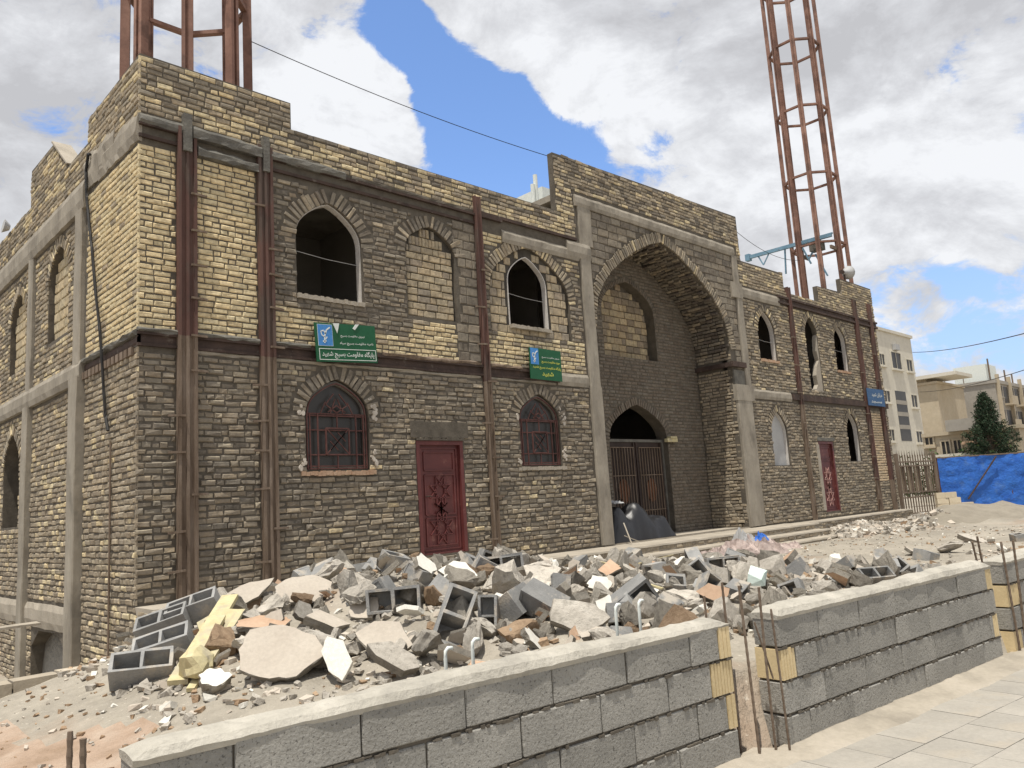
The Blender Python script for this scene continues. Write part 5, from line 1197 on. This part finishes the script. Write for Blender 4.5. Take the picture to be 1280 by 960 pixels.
# ------------------------------------------------------------------ rags before the portal, and the covered load in the portal
def crumple(name, mat, a, b, h, seed, n=14, t=.012):
    mb = MB(); vs = []
    for s in (1, 0):
        for i in range(n+1):
            for j in range(n+1):
                u, v = i/n*2-1, j/n*2-1; r = max(abs(u), abs(v)); e = 1-r**3
                w = noise.fractal(Vector((u*2.1, v*2.1, seed)), 1, 2, 4)
                k = 1+.25*noise.noise(Vector((u*1.5, v*1.5, seed+5)))
                vs.append((a*u*k, b*v*k, max(.0, h*(.55+abs(w)*1.5)*e)+(.0 if s else -t)))
    m = (n+1)**2; fs = [(i*(n+1)+j, (i+1)*(n+1)+j, (i+1)*(n+1)+j+1, i*(n+1)+j+1) for i in range(n) for j in range(n)]
    fs += [tuple(m+q for q in reversed(f)) for f in fs]
    mb.add(vs, fs); me = bpy.data.meshes.new(name); me.from_pydata(mb.v, [], mb.f); me.materials.append(MT[mat]); return me
rags = [crumple('rag', 'cloth', .42, .30, .20, i) for i in range(4)]
for i, (x, y, z, s, rz) in enumerate(((9.6, -2.6, 0, 1.0, .2), (10.2, -2.3, .0, 1.1, 1.1), (10.7, -2.6, 0, .9, 2.0), (11.2, -2.2, 0, 1.2, .6), (11.8, -2.3, 0, 1.1, 2.6), (12.3, -2.1, 0, 1.0, .1), (12.9, -1.9, 0, .9, 1.6), (10.9, -2.2, .14, .9, 2.2), (11.8, -1.95, .16, .9, .9), (12.4, -1.9, .12, .8, 3.0), (13.4, -2.2, 0, .6, .4))):
    me = rags[i % 4]; put(me, 'rag', (x, y, gz(x, y)+z), (0, 0, rz), ['faded pink rag at the left end of the rag heap', 'crumpled faded rag second from the left in the rag heap', 'rag at the front of the heap, left of its middle', 'rag in the middle of the heap on the ground', 'rag right of the middle of the rag heap', 'rag next to the right end of the heap', 'rag at the right end of the heap near the steps', 'rag lying on top of the left half of the heap', 'rag on top of the middle of the heap', 'rag on top of the right half of the heap', 'lone small rag right of the heap'][i], 'rag', 'faded rags heaped before the portal steps', s)
put(crumple('rag', 'blue', .2, .14, .13, 8), 'plastic_bag', (12.35, -2.0, gz(12.35, -2)+.24), (0, 0, .4), 'bright blue plastic bag on top of the rag heap', 'bag')
put(crumple('rag', 'sheet', .2, .16, .2, 9), 'plastic_bag', (11.75, -1.9, gz(11.75, -1.9)+.28), (0, 0, 1.4), 'pale plastic bag peaking on top of the rag heap', 'bag')
mb = MB(); n, m = 70, 34; vs = []
for i in range(n+1):
    for j in range(m+1):
        u = i/n; v = j/m*2-1; x = 9.88+2.3*u
        g = lambda c, w, h: h*math.exp(-((u-c)/w)**2)
        top = (g(.17, .19, .78)**3+g(.53, .22, .80)**3+g(.84, .16, .45)**3+.4**3)**(1/3)
        e = max(0, 1-abs(v)**3.4)**.6*min(1, 9*u, 9*(1-u))**.5; w = noise.fractal(Vector((x*1.7, v*1.2, 3)), 1, 2, 3)
        fold = abs(noise.noise(Vector((x*3.2+v*1.1, v*.7, 8))))**.7
        vs.append((x+.04*w, .50+.42*v*(1+.08*w), max(0, top*e*(1+.10*w)-.07*fold*e+.03*noise.noise(Vector((x*9, v*3, 1.0)))*e)+.02*abs(w)))
mb.add(vs, [(i*(m+1)+j, (i+1)*(m+1)+j, (i+1)*(m+1)+j+1, i*(m+1)+j+1) for i in range(n) for j in range(m)])
tag(mb.build('covered_load', 'black', smooth=True), 'two-humped load under crumpled black plastic sheeting inside the portal', 'covered load')
put(crumple('rag', 'sheet', .22, .12, .05, 3), 'plastic_sheet', (10.35, .36, .85), (0, 0, .1), 'pale plastic scrap on the left hump of the black covered load', 'sheet')
for a, b, lb in (((9.95, -.32, 0), (10.12, -.02, .42), 'pale stick leaning on the black covered load'), ((10.2, -.35, .01), (9.98, -.12, .16), 'short stick crossing the leaning pale stick')):
    mb = MB(); mb.bar((0, 0, 0), Vector(b)-Vector(a), .025, .02); o = mb.build('stick', 'conc_dust'); o.location = a; tag(o, lb, 'stick')

# ------------------------------------------------------------------ minaret frames on the roof
def minaret(c, z0, z1, label, mat):
    root = thing('minaret_frame', label, 'steel frame', (c[0], c[1], z0), 'steel minaret frames on the roof')
    pts = [(.95*math.sin(rad(22.5+45*k)), .95*math.cos(rad(22.5+45*k))) for k in range(8)]
    for (x, y) in pts:
        a = math.atan2(x, y); t = Vector((math.cos(a), -math.sin(a), 0)); rdl = Vector((math.sin(a), math.cos(a), 0)); mb = MB()
        p0 = Vector((c[0]+x, c[1]+y, z0)); p1 = Vector((c[0]+x*.97, c[1]+y*.97, z1))
        for s in (-1, 1): mb.bar(p0+t*.055*s, p1+t*.055*s, .055, .14, up=tuple(rdl))
        mb.bar(p0-rdl*.02, p1-rdl*.02, .08, .10, up=tuple(rdl)); mb.build('leg', mat, root)
    for z in (7.0, 9.65, 12.3, 14.95, 17.6, 20.25):
        mb = MB()
        for k in range(8):
            a = Vector((c[0]+pts[k][0]*.97, c[1]+pts[k][1]*.97, z)); b = Vector((c[0]+pts[(k+1) % 8][0]*.97, c[1]+pts[(k+1) % 8][1]*.97, z)); mb.bar(a, b, .10, .07)
        mb.build('ring', mat, root)
    return root
minaret((1.2, 1.25), 6.7, 20.5, 'rusty minaret frame cut off by the top edge, above the near corner', 'rust_bright')
minaret((24.6, 1.2), 6.7, 20.9, 'tall rusty minaret frame with four rings in view, on the far end of the roof', 'rust_bright')
mb = MB(); mb.tube([(2.14, .95, 9.35), (2.24, .95, 9.36)], .008); mb.tube([(1.1, 2.1, 9.55), (1.35, 1.9, 9.5)], .01)
# hoist on the far minaret
h = thing('roof_hoist', 'blue steel jib hoist lashed to the far minaret frame', 'hoist', (24.05, .5, 9.85))
mb = MB(); mb.bar((24.05, .45, 9.86), (24.05, 3.75, 9.92), .11, .13); mb.bar((24.17, .45, 9.95), (24.17, 2.6, 9.98), .06, .06); mb.build('jib', 'hoist', h)
mb = MB(); mb.box((23.95, 3.68, 9.78), (24.15, 3.86, 10.04)); mb.build('pulley_block', 'hoist', h)
for a, b, w in (((24.05, 2.9, 9.85), (24.0, 3.15, 9.45), .04), ((24.05, 3.35, 9.85), (24.0, 3.15, 9.45), .04), ((24.05, 2.25, 9.85), (24.1, 2.35, 8.9), .05), ((24.0, 1.1, 9.3), (24.0, .75, 8.4), .05), ((24.02, .9, 9.8), (24.0, 1.35, 9.2), .05), ((24.02, 1.6, 9.8), (24.0, 1.3, 9.0), .05)):
    mb = MB(); mb.bar(a, b, w, w); mb.build('brace', 'hoist', h)
mb = MB(); mb.box((23.88, .8, 9.42), (24.22, 1.25, 9.74)); mb.tube([(23.85, .95, 9.58), (24.25, .95, 9.58)], .13, 12); mb.build('winch', 'conc_dark', h)
mb = MB(); mb.box((23.7, .35, 9.28), (24.5, .42, 9.40)); mb.box((23.7, 1.55, 9.28), (24.5, 1.62, 9.40)); mb.build('bracket', 'rust_dull', h)
mb = MB(); mb.tube([(24.05, 1.72, 9.82), (24.05, 1.74, 8.7), (24.03, 1.73, 7.4)], .012); mb.build('rope', 'sheet', h)
mb = MB(); mb.tube([(24.05, 1.73, 8.62), (24.05, 1.73, 8.52), (24.05, 1.73, 8.25)], [.02, .07, .03], 8); mb.build('hook', 'steel_dark', h)
# horn loudspeaker
t = thing('horn_loudspeaker', 'grey horn loudspeaker on the stepped parapet beside the far minaret frame', 'loudspeaker', (23.72, .1, 8.0))
mb = MB(); mb.tube([(23.5, -.0, 8.26), (23.68, -.02, 8.27), (23.80, -.03, 8.28), (23.9, -.04, 8.29)], [.06, .09, .15, .24], 16); mb.build('horn', 'sheet', t, smooth=True)
mb = MB(); mb.tube([(23.902, -.04, 8.29), (23.905, -.04, 8.29)], [.20, .20], 16); mb.build('horn_mouth', 'conc_dark', t)
mb = MB(); mb.bar((23.6, .0, 8.0), (23.6, .0, 8.24), .05, .05); mb.tube([(23.38, 0, 8.25), (23.5, 0, 8.26)], .07, 10); mb.build('bracket', 'steel_dark', t)
# things on the roof
mb = MB(); mb.box((0, 0, 0), (2.6, 2.2, 2.85)); o = mb.build('roof_hut', 'sign_white'); o.location = (11.6, 3.0, 6.7); tag(o, 'white rendered roof hut peeping over the low parapet beside the portal block', 'hut')
for x, z, lb in ((11.24, 9.75, 'taller of the two white vent pipes left of the portal block'), (11.12, 9.45, 'shorter of the two white vent pipes left of the portal block')):
    mb = MB(); mb.tube([(0, 0, 0), (0, 0, z-6.7)], .06, 10); o = mb.build('vent_pipe', 'sign_white', smooth=False); o.location = (x, 2.9, 6.7); tag(o, lb, 'pipe', 'white vent pipes on the roof')
mb = MB(); mb.tube([(0, 0, 0), (-.12, 0, .02)], [.06, .15], 12); o = mb.build('floodlight', 'sheet'); o.location = (-.02, 7.5, 7.36); tag(o, 'small pale lamp head on the left parapet at the picture edge', 'lamp')
# wires
def wire(pts, r, label, sag=0.0, n=16):
    out = []
    for a, b in zip(pts, pts[1:]):
        a, b = Vector(a), Vector(b)
        for i in range(n): t = i/n; p = a.lerp(b, t); p.z -= sag*4*t*(1-t); out.append(p)
    out.append(Vector(pts[-1])); o0 = out[0].copy(); mb = MB(); mb.tube([p-o0 for p in out], r, 5); o = mb.build('wire', 'rubber'); o.location = o0; return tag(o, label, 'wire')
wire([(2.12, 1.1, 9.3), (9.0, .25, 8.65)], .008, 'thin dark wire from the near minaret frame to the portal block', .12)
wire([(16.4, .3, 8.7), (23.9, 1.6, 9.2)], .008, 'thin wire sagging from the portal block to the hoist', .35)
wire([(65.7, 12.2, 11.4), (30.6, -4.5, 6.2)], .022, 'upper bundled cable crossing the sky at the right', .25)
wire([(66.3, 12.3, 8.1), (33.0, -4.0, 5.25)], .018, 'lower cable crossing before the grey far building', .3)
mb = MB(); P = [(2.02, 6.9), (2.12, 6.95), (2.22, 6.7), (2.18, 6.3), (2.05, 5.9), (1.85, 5.3), (1.62, 4.5), (1.42, 3.95), (1.3, 3.5), (1.2, 3.0), (1.1, 2.6), (.95, 2.3)]
out_ = []
for a, b in zip(P, P[1:]):
    for i in range(5): t_ = i/5; out_.append(FL.at(a[0]+(b[0]-a[0])*t_+.012*nz2(a[1]+t_, 1, 9), a[1]+(b[1]-a[1])*t_, .05))
mb.tube(out_, .022, 6); tag(mb.build('cable', 'rubber'), 'thick black cable hanging down the left side wall', 'cable')
mb = MB(); mb.tube([FL.at(.93, 2.2, .03), FL.at(.92, 0.5, .03), FL.at(.92, -.9, .03)], .014, 6); tag(mb.build('conduit', 'rust_dull'), 'thin vertical conduit on the left side wall below the black cable', 'conduit')

# ------------------------------------------------------------------ signs
FORMS = {'ا': 'ﺍﺎﺍﺎ', 'ب': 'ﺏﺐﺑﺒ', 'پ': 'ﭖﭗﭘﭙ', 'ت': 'ﺕﺖﺗﺘ', 'ج': 'ﺝﺞﺟﺠ', 'ح': 'ﺡﺢﺣﺤ', 'د': 'ﺩﺪﺩﺪ', 'ر': 'ﺭﺮﺭﺮ', 'س': 'ﺱﺲﺳﺴ', 'ش': 'ﺵﺶﺷﺸ', 'ق': 'ﻕﻖﻗﻘ', 'گ': 'ﮒﮓﮔﮕ', 'ک': 'ﮎﮏﮐﮑ', 'م': 'ﻡﻢﻣﻤ', 'ن': 'ﻥﻦﻧﻨ', 'و': 'ﻭﻮﻭﻮ', 'ه': 'ﻩﻪﻫﻬ', 'ی': 'ﯼﯽﯾﯿ', 'ل': 'ﻝﻞﻟﻠ', 'ز': 'ﺯﺰﺯﺰ', 'ف': 'ﻑﻒﻓﻔ', 'ع': 'ﻉﻊﻋﻌ', 'خ': 'ﺥﺦﺧﺨ'}
def shape(s):
    o = ''
    for w in s.split(' '):
        r = ''
        for i, ch in enumerate(w):
            if ch not in FORMS: r += ch; continue
            pj = i > 0 and w[i-1] in FORMS and w[i-1] not in 'ادرزو'; nj = i < len(w)-1 and ch not in 'ادرزو' and w[i+1] in FORMS
            r += FORMS[ch][(1 if pj else 0)+(2 if nj else 0)]
        o = r[::-1]+(' '+o if o else '')
    return o
def lettering(txt, fr, u0, u1, v, h, mat, parent, d=.004, name='lettering', slope=0.0):
    c = bpy.data.curves.new('t', 'FONT'); c.body = shape(txt); c.size = 1; c.offset = .012; o = bpy.data.objects.new('t', c); COL.objects.link(o)
    bpy.context.view_layer.update(); dg = bpy.context.evaluated_depsgraph_get(); me = bpy.data.meshes.new_from_object(o.evaluated_get(dg)); bpy.data.objects.remove(o); bpy.data.curves.remove(c)
    if not me.vertices: return
    xs = [p.co.x for p in me.vertices]; ys = [p.co.y for p in me.vertices]; sx = (u1-u0)/(max(xs)-min(xs)); sy = h/(max(ys)-min(ys))
    vs = []
    for p in me.vertices:
        a = u0+(p.co.x-min(xs))*sx; vs.append(fr.at(a, v+(p.co.y-min(ys))*sy+slope*(a-u0), d))
    fs = [tuple(q.vertices) for q in me.polygons]; bpy.data.meshes.remove(me)
    mb = MB(); mb.add(vs, fs); mb.build(name, mat, parent, fixn=False)
def emblem(fr, u, v, w, h, parent, d=.007):
    mb = MB(); P = lambda a, b: (u+w*a, v+h*b)
    def strip(pts, t):
        for (a, b), (c, e) in zip(pts, pts[1:]): mb.bar(fr.at(*P(a, b), d), fr.at(*P(c, e), d), .003, t, up=(0, 0, 1)) if abs(c-a) > abs(e-b)*1.5 else mb.bar(fr.at(*P(a, b), d), fr.at(*P(c, e), d), t, .003, up=tuple(-fr.n))
    strip([(.42, .12), (.45, .45), (.6, .75), (.85, .88)], .022); strip([(.45, .42), (.25, .5), (.2, .68), (.4, .72), (.55, .55)], .018); strip([(.3, .2), (.55, .22)], .02); strip([(.5, .3), (.62, .42)], .016)
    mb.build('emblem', 'sign_white', parent)
def board(name, label, x0, x1, z0, z1, mat, tilt, y=-.13):
    root = thing(name, label, 'sign', (x0, y, z0)); fr = Frame((x0, y, z0), (math.cos(tilt), 0, math.sin(tilt)), (-math.sin(tilt), 0, math.cos(tilt)), (0, -1, 0)); w, h = x1-x0, z1-z0
    mb = MB(); mb.prism(fr, [(0, 0), (w, 0), (w, h), (0, h)], [], -.02, 0); mb.build('board', mat, root, fixn=False); return root, fr, w, h
def outline_strips(fr, a, b, c, e, t, mat, root, name='border'):
    mb = MB()
    for q in ([(a, c), (b, c), (b, c+t), (a, c+t)], [(a, e-t), (b, e-t), (b, e), (a, e)], [(a, c+t), (a+t, c+t), (a+t, e-t), (a, e-t)], [(b-t, c+t), (b, c+t), (b, e-t), (b-t, e-t)]): mb.prism(fr, q, [], 0.0005, .0035)
    mb.build(name, mat, root, fixn=False)
rt, fr, w, h = board('notice_board', 'green notice board with white Persian lettering and torn top, under the big upper window', 2.66, 3.80, 3.38, 4.01, 'green', .055)
mb = MB(); mb.prism(fr, [(.05, .26), (.31, .26), (.31, .60), (.05, .60)], [], .001, .005); mb.build('blue_panel', 'sign_blue', rt, fixn=False); outline_strips(fr, .045, .315, .255, .605, .008, 'sign_white', rt)
emblem(fr, .05, .26, .26, .34, rt)
lettering('نیروی مقاومت بسیج', fr, .46, .92, .40, .055, 'sign_white', rt); lettering('ناحیه مقاومت بسیج سپاه', fr, .44, 1.08, .275, .06, 'sign_white', rt)
outline_strips(fr, .05, 1.12, .03, .215, .010, 'sign_white', rt); lettering('پایگاه مقاومت بسیج شهید', fr, .10, 1.08, .055, .13, 'sign_white', rt, d=.004)
mb = MB(); mb.prism(fr, [(.33, .63), (.45, .635), (.43, .56), (.40, .47), (.38, .52)], [], .001, .010); mb.prism(fr, [(.70, .56), (.74, .54), (.83, .64), (.76, .635)], [], .001, .010); mb.build('torn_strip', 'sign_white', rt, fixn=False)
rt, fr, w, h = board('notice_board', 'green notice board with yellow Persian lettering, above the lower window beside the portal', 7.44, 8.36, 3.42, 4.06, 'green', -.01)
mb = MB(); mb.prism(fr, [(.02, .30), (.25, .30), (.25, .63), (.02, .63)], [], .001, .005); mb.build('blue_panel', 'sign_blue', rt, fixn=False); emblem(fr, .02, .30, .24, .32, rt)
lettering('نیروی مقاومت بسیج', fr, .34, .86, .44, .05, 'sign_white', rt); lettering('حوزه مقاومت بسیج', fr, .33, .88, .335, .07, 'sign_yellow', rt); lettering('پایگاه مقاومت بسیج شهید', fr, .07, .89, .205, .085, 'sign_yellow', rt); lettering('شهید', fr, .33, .66, .06, .11, 'sign_yellow', rt)
rt, fr, w, h = board('street_plaque', 'blue plaque with pale Persian lettering across the two columns at the far end', 23.88, 25.32, 3.56, 4.16, 'sign_navy', 0.0, -.14)
lettering('خیابان شهید', fr, .35, 1.25, .30, .17, 'sign_white', rt); lettering('مسجد', fr, .25, 1.15, .08, .10, 'sign_white', rt)

# ------------------------------------------------------------------ gate, tarpaulin fence, stacked blocks
ga, gb = Vector((26.0, .0, 0)), Vector((28.75, -.35, 0)); gd = (gb-ga).normalized(); gl = (gb-ga).length
t = thing('spiked_gate', 'brown steel gate with spiked bars and sheeted middle, between the building and the blue tarpaulin', 'gate', tuple(ga))
for k in range(15):
    p = ga+gd*(.08+k*(gl-.16)/14); mb = MB(); mb.bar((p.x, p.y, -.32), (p.x, p.y, 1.85), .035, .035); mb.add([(p.x-.03, p.y, 1.85), (p.x+.03, p.y, 1.85), (p.x, p.y+.02, 1.85), (p.x, p.y, 2.05)], [(0, 1, 3), (1, 2, 3), (2, 0, 3), (0, 2, 1)]); mb.build('bar', 'rust_dull', t)
for z in (-.25, .32, .5, 1.45, 1.60): mb = MB(); mb.bar((ga.x, ga.y, z), (gb.x, gb.y, z), .05, .05); mb.build('rail', 'rust_dull', t)
for k in range(9):
    if k in (6,): continue
    p = ga+gd*(.15+k*.27); q = p+gd*.25; mb = MB(); mb.box((p.x, p.y+.04, .52), (q.x, p.y+.055, 1.43)); mb.build('sheet_strip', 'rust_dull' if k % 2 else 'fartan', t)
for p in (ga, gb): mb = MB(); mb.bar((p.x, p.y, -.5), (p.x, p.y, 1.9), .12, .12); mb.build('post', 'rust_dull', t)
ta, tb = Vector((28.85, -.42, 0)), Vector((36.5, -7.6, 0)); td = (tb-ta).normalized(); tn = Vector((td.y, -td.x, 0)); tl_ = (tb-ta).length
t = thing('tarpaulin_fence', 'bright blue wrinkled tarpaulin stretched over a fence frame', 'fence', tuple(ta))
mb = MB(); n, m = 90, 16; vs = []
for i in range(n+1):
    for j in range(m+1):
        x = tl_*i/n; z = -.42+2.10*j/m; w = .035*fbm(x, z*.6, 1.6, 4, 2)+.05*abs(math.sin(x*1.31+.3*z))**6+.045*fbm(x*.5, z*1.6, 4, 4)+.03*fbm(x, z*.3, 7, 3)
        p = ta+td*x+tn*(.02+w); vs.append((p.x, p.y, z+.02*nz2(x, 3, .8) if j in (0, m) else z))
mb.add(vs, [(i*(m+1)+j, (i+1)*(m+1)+j, (i+1)*(m+1)+j+1, i*(m+1)+j+1) for i in range(n) for j in range(m)]); mb.build('tarpaulin', 'blue', t, smooth=True)
for z in (1.70,): mb = MB(); mb.bar(ta+Vector((0, 0, z)), tb+Vector((0, 0, z)), .06, .05); mb.build('rail', 'rust_dull', t)
k = 0
while k*1.35 < tl_: p = ta+td*k*1.35+tn*-.02; mb = MB(); mb.bar((p.x, p.y, -.5), (p.x, p.y, 1.72), .05, .05); mb.build('post', 'rust', t); k += 1
for k, (a, b) in enumerate((((.9, .1), (2.2, 1.62)),)): mb = MB(); mb.bar(ta+td*a[0]+tn*.14+Vector((0, 0, a[1])), ta+td*b[0]+tn*.14+Vector((0, 0, b[1])), .05, .04); mb.build('prop', 'steel_dark', t)
mb = MB(); mb.bar(ta+td*.0+Vector((0, 0, -.3)), tb+Vector((0, 0, -.3))+tn*.25, .12, .2); 
MT['stackb'] = material('cream_block', [(0.62, 0.52, 0.37), (0.72, 0.63, 0.47)], scale=5, bump=.2, objrand=.08)
for i, (a, z) in enumerate(((0, 0), (.42, 0), (.84, 0), (0, .2), (.42, .2), (0, .4), (.3, .4))):
    mb = MB(); mb.box((-.2, -.1, 0), (.2, .1, .195)); o = mb.build('cream_block', 'stackb'); p = Vector((27.75, -.75, 0))+Vector((.64, -.77, 0)).normalized()*a; o.location = (p.x, p.y, -.18+z); o.rotation_euler = (0, 0, -.85+R.uniform(-.04, .04))
    tag(o, ['bottom left cream block of the small stepped stack before the tarpaulin', 'bottom middle cream block of the stepped stack', 'bottom right cream block of the stepped stack, half in sand', 'middle row left cream block of the stepped stack', 'middle row right cream block of the stepped stack', 'top left cream block of the stepped stack', 'top right cream block of the stepped stack'][i], 'block', 'cream blocks stacked on the sand')

# ------------------------------------------------------------------ far buildings and tree
def far_block(name, label, x0, x1, y0, y1, z0, z1, mat, par=.25):
    root = thing(name, label, 'building', (x0, y0, z0)); mb = MB(); mb.box((x0, y0, z0), (x1, y1, z1)); mb.build('wall', mat, root)
    mb = MB(); mb.box((x0-.15, y0-.15, z1), (x1+.15, y0+.1, z1+par)); mb.box((x0-.15, y0+.1, z1), (x0+.1, y1, z1+par)); mb.build('parapet', mat, root); return root
def far_win(root, fr, u0, u1, v0, v1, d=.12, frame='cream'):
    mb = MB(); t = .09
    mb.prism(fr, [(u0-t, v0-t), (u1+t, v0-t), (u1+t, v1+t), (u0-t, v1+t)], [[(u0, v0), (u1, v0), (u1, v1), (u0, v1)]], -.02, .07); w = mb.build('window', frame, root, fixn=False)
    mb = MB(); mb.prism(fr, [(u0, v0), (u1, v0), (u1, v1), (u0, v1)], [], -.02, .012); mb.build('pane', 'farwin', w, fixn=False)
    mb = MB(); mb.prism(fr, [((u0+u1)/2-.03, v0), ((u0+u1)/2+.03, v0), ((u0+u1)/2+.03, v1), ((u0+u1)/2-.03, v1)], [], .012, .05); mb.prism(fr, [(u0-.15, v0-t-.12), (u1+.15, v0-t-.12), (u1+.15, v0-t), (u0-.15, v0-t)], [], -.02, .2); mb.build('sill', frame, w, fixn=False)
cb = far_block('cream_apartment_block', 'tall cream rendered apartment block with small dark windows, just right of the brick building', 59, 71.0, 14, 26, -1, 13.45, 'cream')
fr = Frame((0, 14, 0), (1, 0, 0), (0, 0, 1), (0, -1, 0))
for (a, b, c, e) in ((65.8, 67.9, 10.4, 11.8), (69.1, 70.4, 10.4, 11.4), (69.06, 70.38, 7.2, 8.25), (69.04, 70.37, 4.1, 5.05), (63.1, 64.3, 7.4, 8.3), (63.0, 64.1, 4.2, 5.1), (63.2, 64.2, 10.5, 11.4), (69.0, 70.3, 1.2, 2.1), (60, 61, 10.5, 11.4), (60, 61, 7.3, 8.3)): far_win(cb, fr, a, b, c, e)
mb = MB(); mb.prism(fr, [(65.6, 4.2), (67.95, 4.2), (67.95, 8.45), (65.6, 8.45)], [], -.02, .01); sp = mb.build('stair_window', 'farwin', cb, fixn=False)
for z in (5.2, 6.3, 7.3): mb = MB(); mb.prism(fr, [(65.6, z), (67.95, z), (67.95, z+.35), (65.6, z+.35)], [], .01, .05); mb.build('spandrel', 'farblock', sp, fixn=False)
mb = MB()
for x in (66.4,): mb.box((x, 13.7, 12.0), (x+.9, 13.99, 12.5))
mb.build('air_cooler', 'sheet', cb)
gbld = far_block('grey_block_building', 'long grey unrendered block building with balconies at its right end, behind the conifer', 97.9, 113, 14.76, 27, -1, 11.2, 'farblock', .4)
fr = Frame((0, 14.76, 0), (1, 0, 0), (0, 0, 1), (0, -1, 0))
for f_ in range(4):
    z = .6+f_*2.75
    for k in range(3):
        a = 98.8+k*4.6; far_win(gbld, fr, a, a+1.5, z+.9, z+2.1, frame='farblock')
        mb = MB(); mb.box((a+1.9, 13.9, z-.1), (a+4.2, 14.75, z+.1)); mb.box((a+1.9, 13.9, z+.1), (a+4.2, 13.98, z+.95)); mb.build('balcony', 'fartan', gbld)
        mb = MB(); mb.prism(fr, [(a+2.2, z+.1), (a+3.9, z+.1), (a+3.9, z+2.1), (a+2.2, z+2.1)], [], -.02, .02); mb.build('balcony_door', 'farwin', gbld, fixn=False)
for x in (98.3, 102.9, 107.5, 112): mb = MB(); mb.box((x, 14.4, -1), (x+.35, 14.755, 12.2)); mb.build('pilaster', 'fartan', gbld)
mb = MB(); mb.box((98.6, 15.6, 11.6), (102.6, 19, 13.6)); mb.build('roof_room', 'sign_white', gbld)
for i, (x, y) in enumerate(((99, 15.4), (103.6, 16.2), (106, 15.6), (108.2, 15.4))): mb = MB(); mb.tube([(x, y, 11.6), (x, y, 14.2-.4*i)], .09, 6); mb.build('antenna_mast', 'rust_dull', gbld)
for y in (18, 20, 22.5, 25): mb = MB(); mb.tube([(98.3, y, 11.6), (98.3, y, 12.6)], .05, 5); mb.build('starter_bar', 'rust_dull', gbld)
c2 = far_block('tan_far_building', 'tan building with an overhanging roof, farthest behind the grey one', 86.2, 95, 17.2, 24, -1, 10.8, 'fartan')
mb = MB(); mb.box((85.6, 15.0, 11.4), (91, 19.5, 11.75)); mb.build('roof_canopy', 'cream', c2); mb = MB(); mb.box((86.4, 18.2, 10.8), (90, 19.2, 11.4)); mb.build('roof_wall', 'fartan', c2)
hs = far_block('low_house', 'low beige house with a porch between the cream block and the conifer', 46, 54, .8, 5.75, -.6, 3.35, 'fartan', .2)
mb = MB(); mb.box((45.3, 2.2, 3.5), (47.5, 4.2, 4.15)); mb.build('roof_wall', 'farblock', hs)
frh = Frame((46, 0, 0), (0, 1, 0), (0, 0, 1), (-1, 0, 0))
for a, b, c, e in ((4.35, 4.75, 1.2, 3.0), (3.75, 4.1, 1.2, 3.0), (5.2, 5.6, 2.9, 3.3)): far_win(hs, frh, a, b, c, e, frame='fartan')
mb = MB(); mb.box((45.1, 1.5, -.5), (45.3, 6, 2.25)); mb.build('yard_wall', 'cream', hs)
mb = MB(); mb.box((44.9, 1.6, 2.7), (45.95, 3.4, 2.85)); mb.build('awning', 'r_pink', hs)
# conifer
def conifer(cx, cy, z0, h, w, label):
    root = thing('conifer_tree', label, 'tree', (cx, cy, z0)); mb = MB(); mb.tube([(cx, cy, z0), (cx+.03, cy, z0+h*.5), (cx, cy, z0+h*.97)], [.15, .09, .015], 8); mb.build('trunk', 'bark', root)
    r = random.Random(4); lv = MB(); lb = MB(); nb = 150
    for i in range(nb):
        t = (i+r.random())/nb; z = z0+h*(.10+.88*t); lobe = 1+.12*math.sin(z*3.1)+r.uniform(-.25, .15)
        rr = w*(1-t)**.9*lobe+.06; a = i*2.399+r.uniform(-.3, .3); d = Vector((math.cos(a), math.sin(a), .32+.5*t)).normalized(); p0 = Vector((cx, cy, z)); p1 = p0+d*rr; p1.z -= .1*rr
        lb.bar(p0, p1, .03, .03)
        for k in range(int(40+75*rr)):
            s = r.uniform(.2, 1.04) ** .7; q = p0.lerp(p1, s)+Vector((r.gauss(0, .10), r.gauss(0, .10), r.gauss(0, .09)))*(1.15-.5*s)
            e1 = Vector((r.gauss(0, 1), r.gauss(0, 1), r.gauss(.4, .8))).normalized()*r.uniform(.07, .13); e2 = e1.cross(Vector((r.random(), r.random(), r.random()))).normalized()*.022
            lv.add([q-e2, q+e2, q+e1+e2*.4, q+e1-e2*.4], [(0, 1, 2, 3)])
    lb.build('limbs', 'bark', root); lv.build('crown', 'needle', root, fixn=False)
conifer(44.6, 1.9, -.4, 5.8, 2.1, 'dark green conifer standing behind the blue tarpaulin fence')
mb = MB(); r_ = random.Random(8)
for i in range(2500):
    q = Vector((r_.uniform(38, 43), 0, 0)); q.y = 4.2-.75*(q.x-38)+r_.gauss(0, .3); q.z = .2+abs(r_.gauss(0, .75)); e1 = Vector((r_.gauss(0, 1), r_.gauss(0, 1), r_.gauss(0, 1))).normalized()*.12; e2 = e1.cross(Vector((r_.random(), r_.random(), 1))).normalized()*.06
    mb.add([q-e2, q+e2, q+e1+e2*.4, q+e1-e2*.4], [(0, 1, 2, 3)])
o = mb.build('bush', 'grass', fixn=False); tag(o, 'low green bushes behind the top of the blue tarpaulin', 'bush')
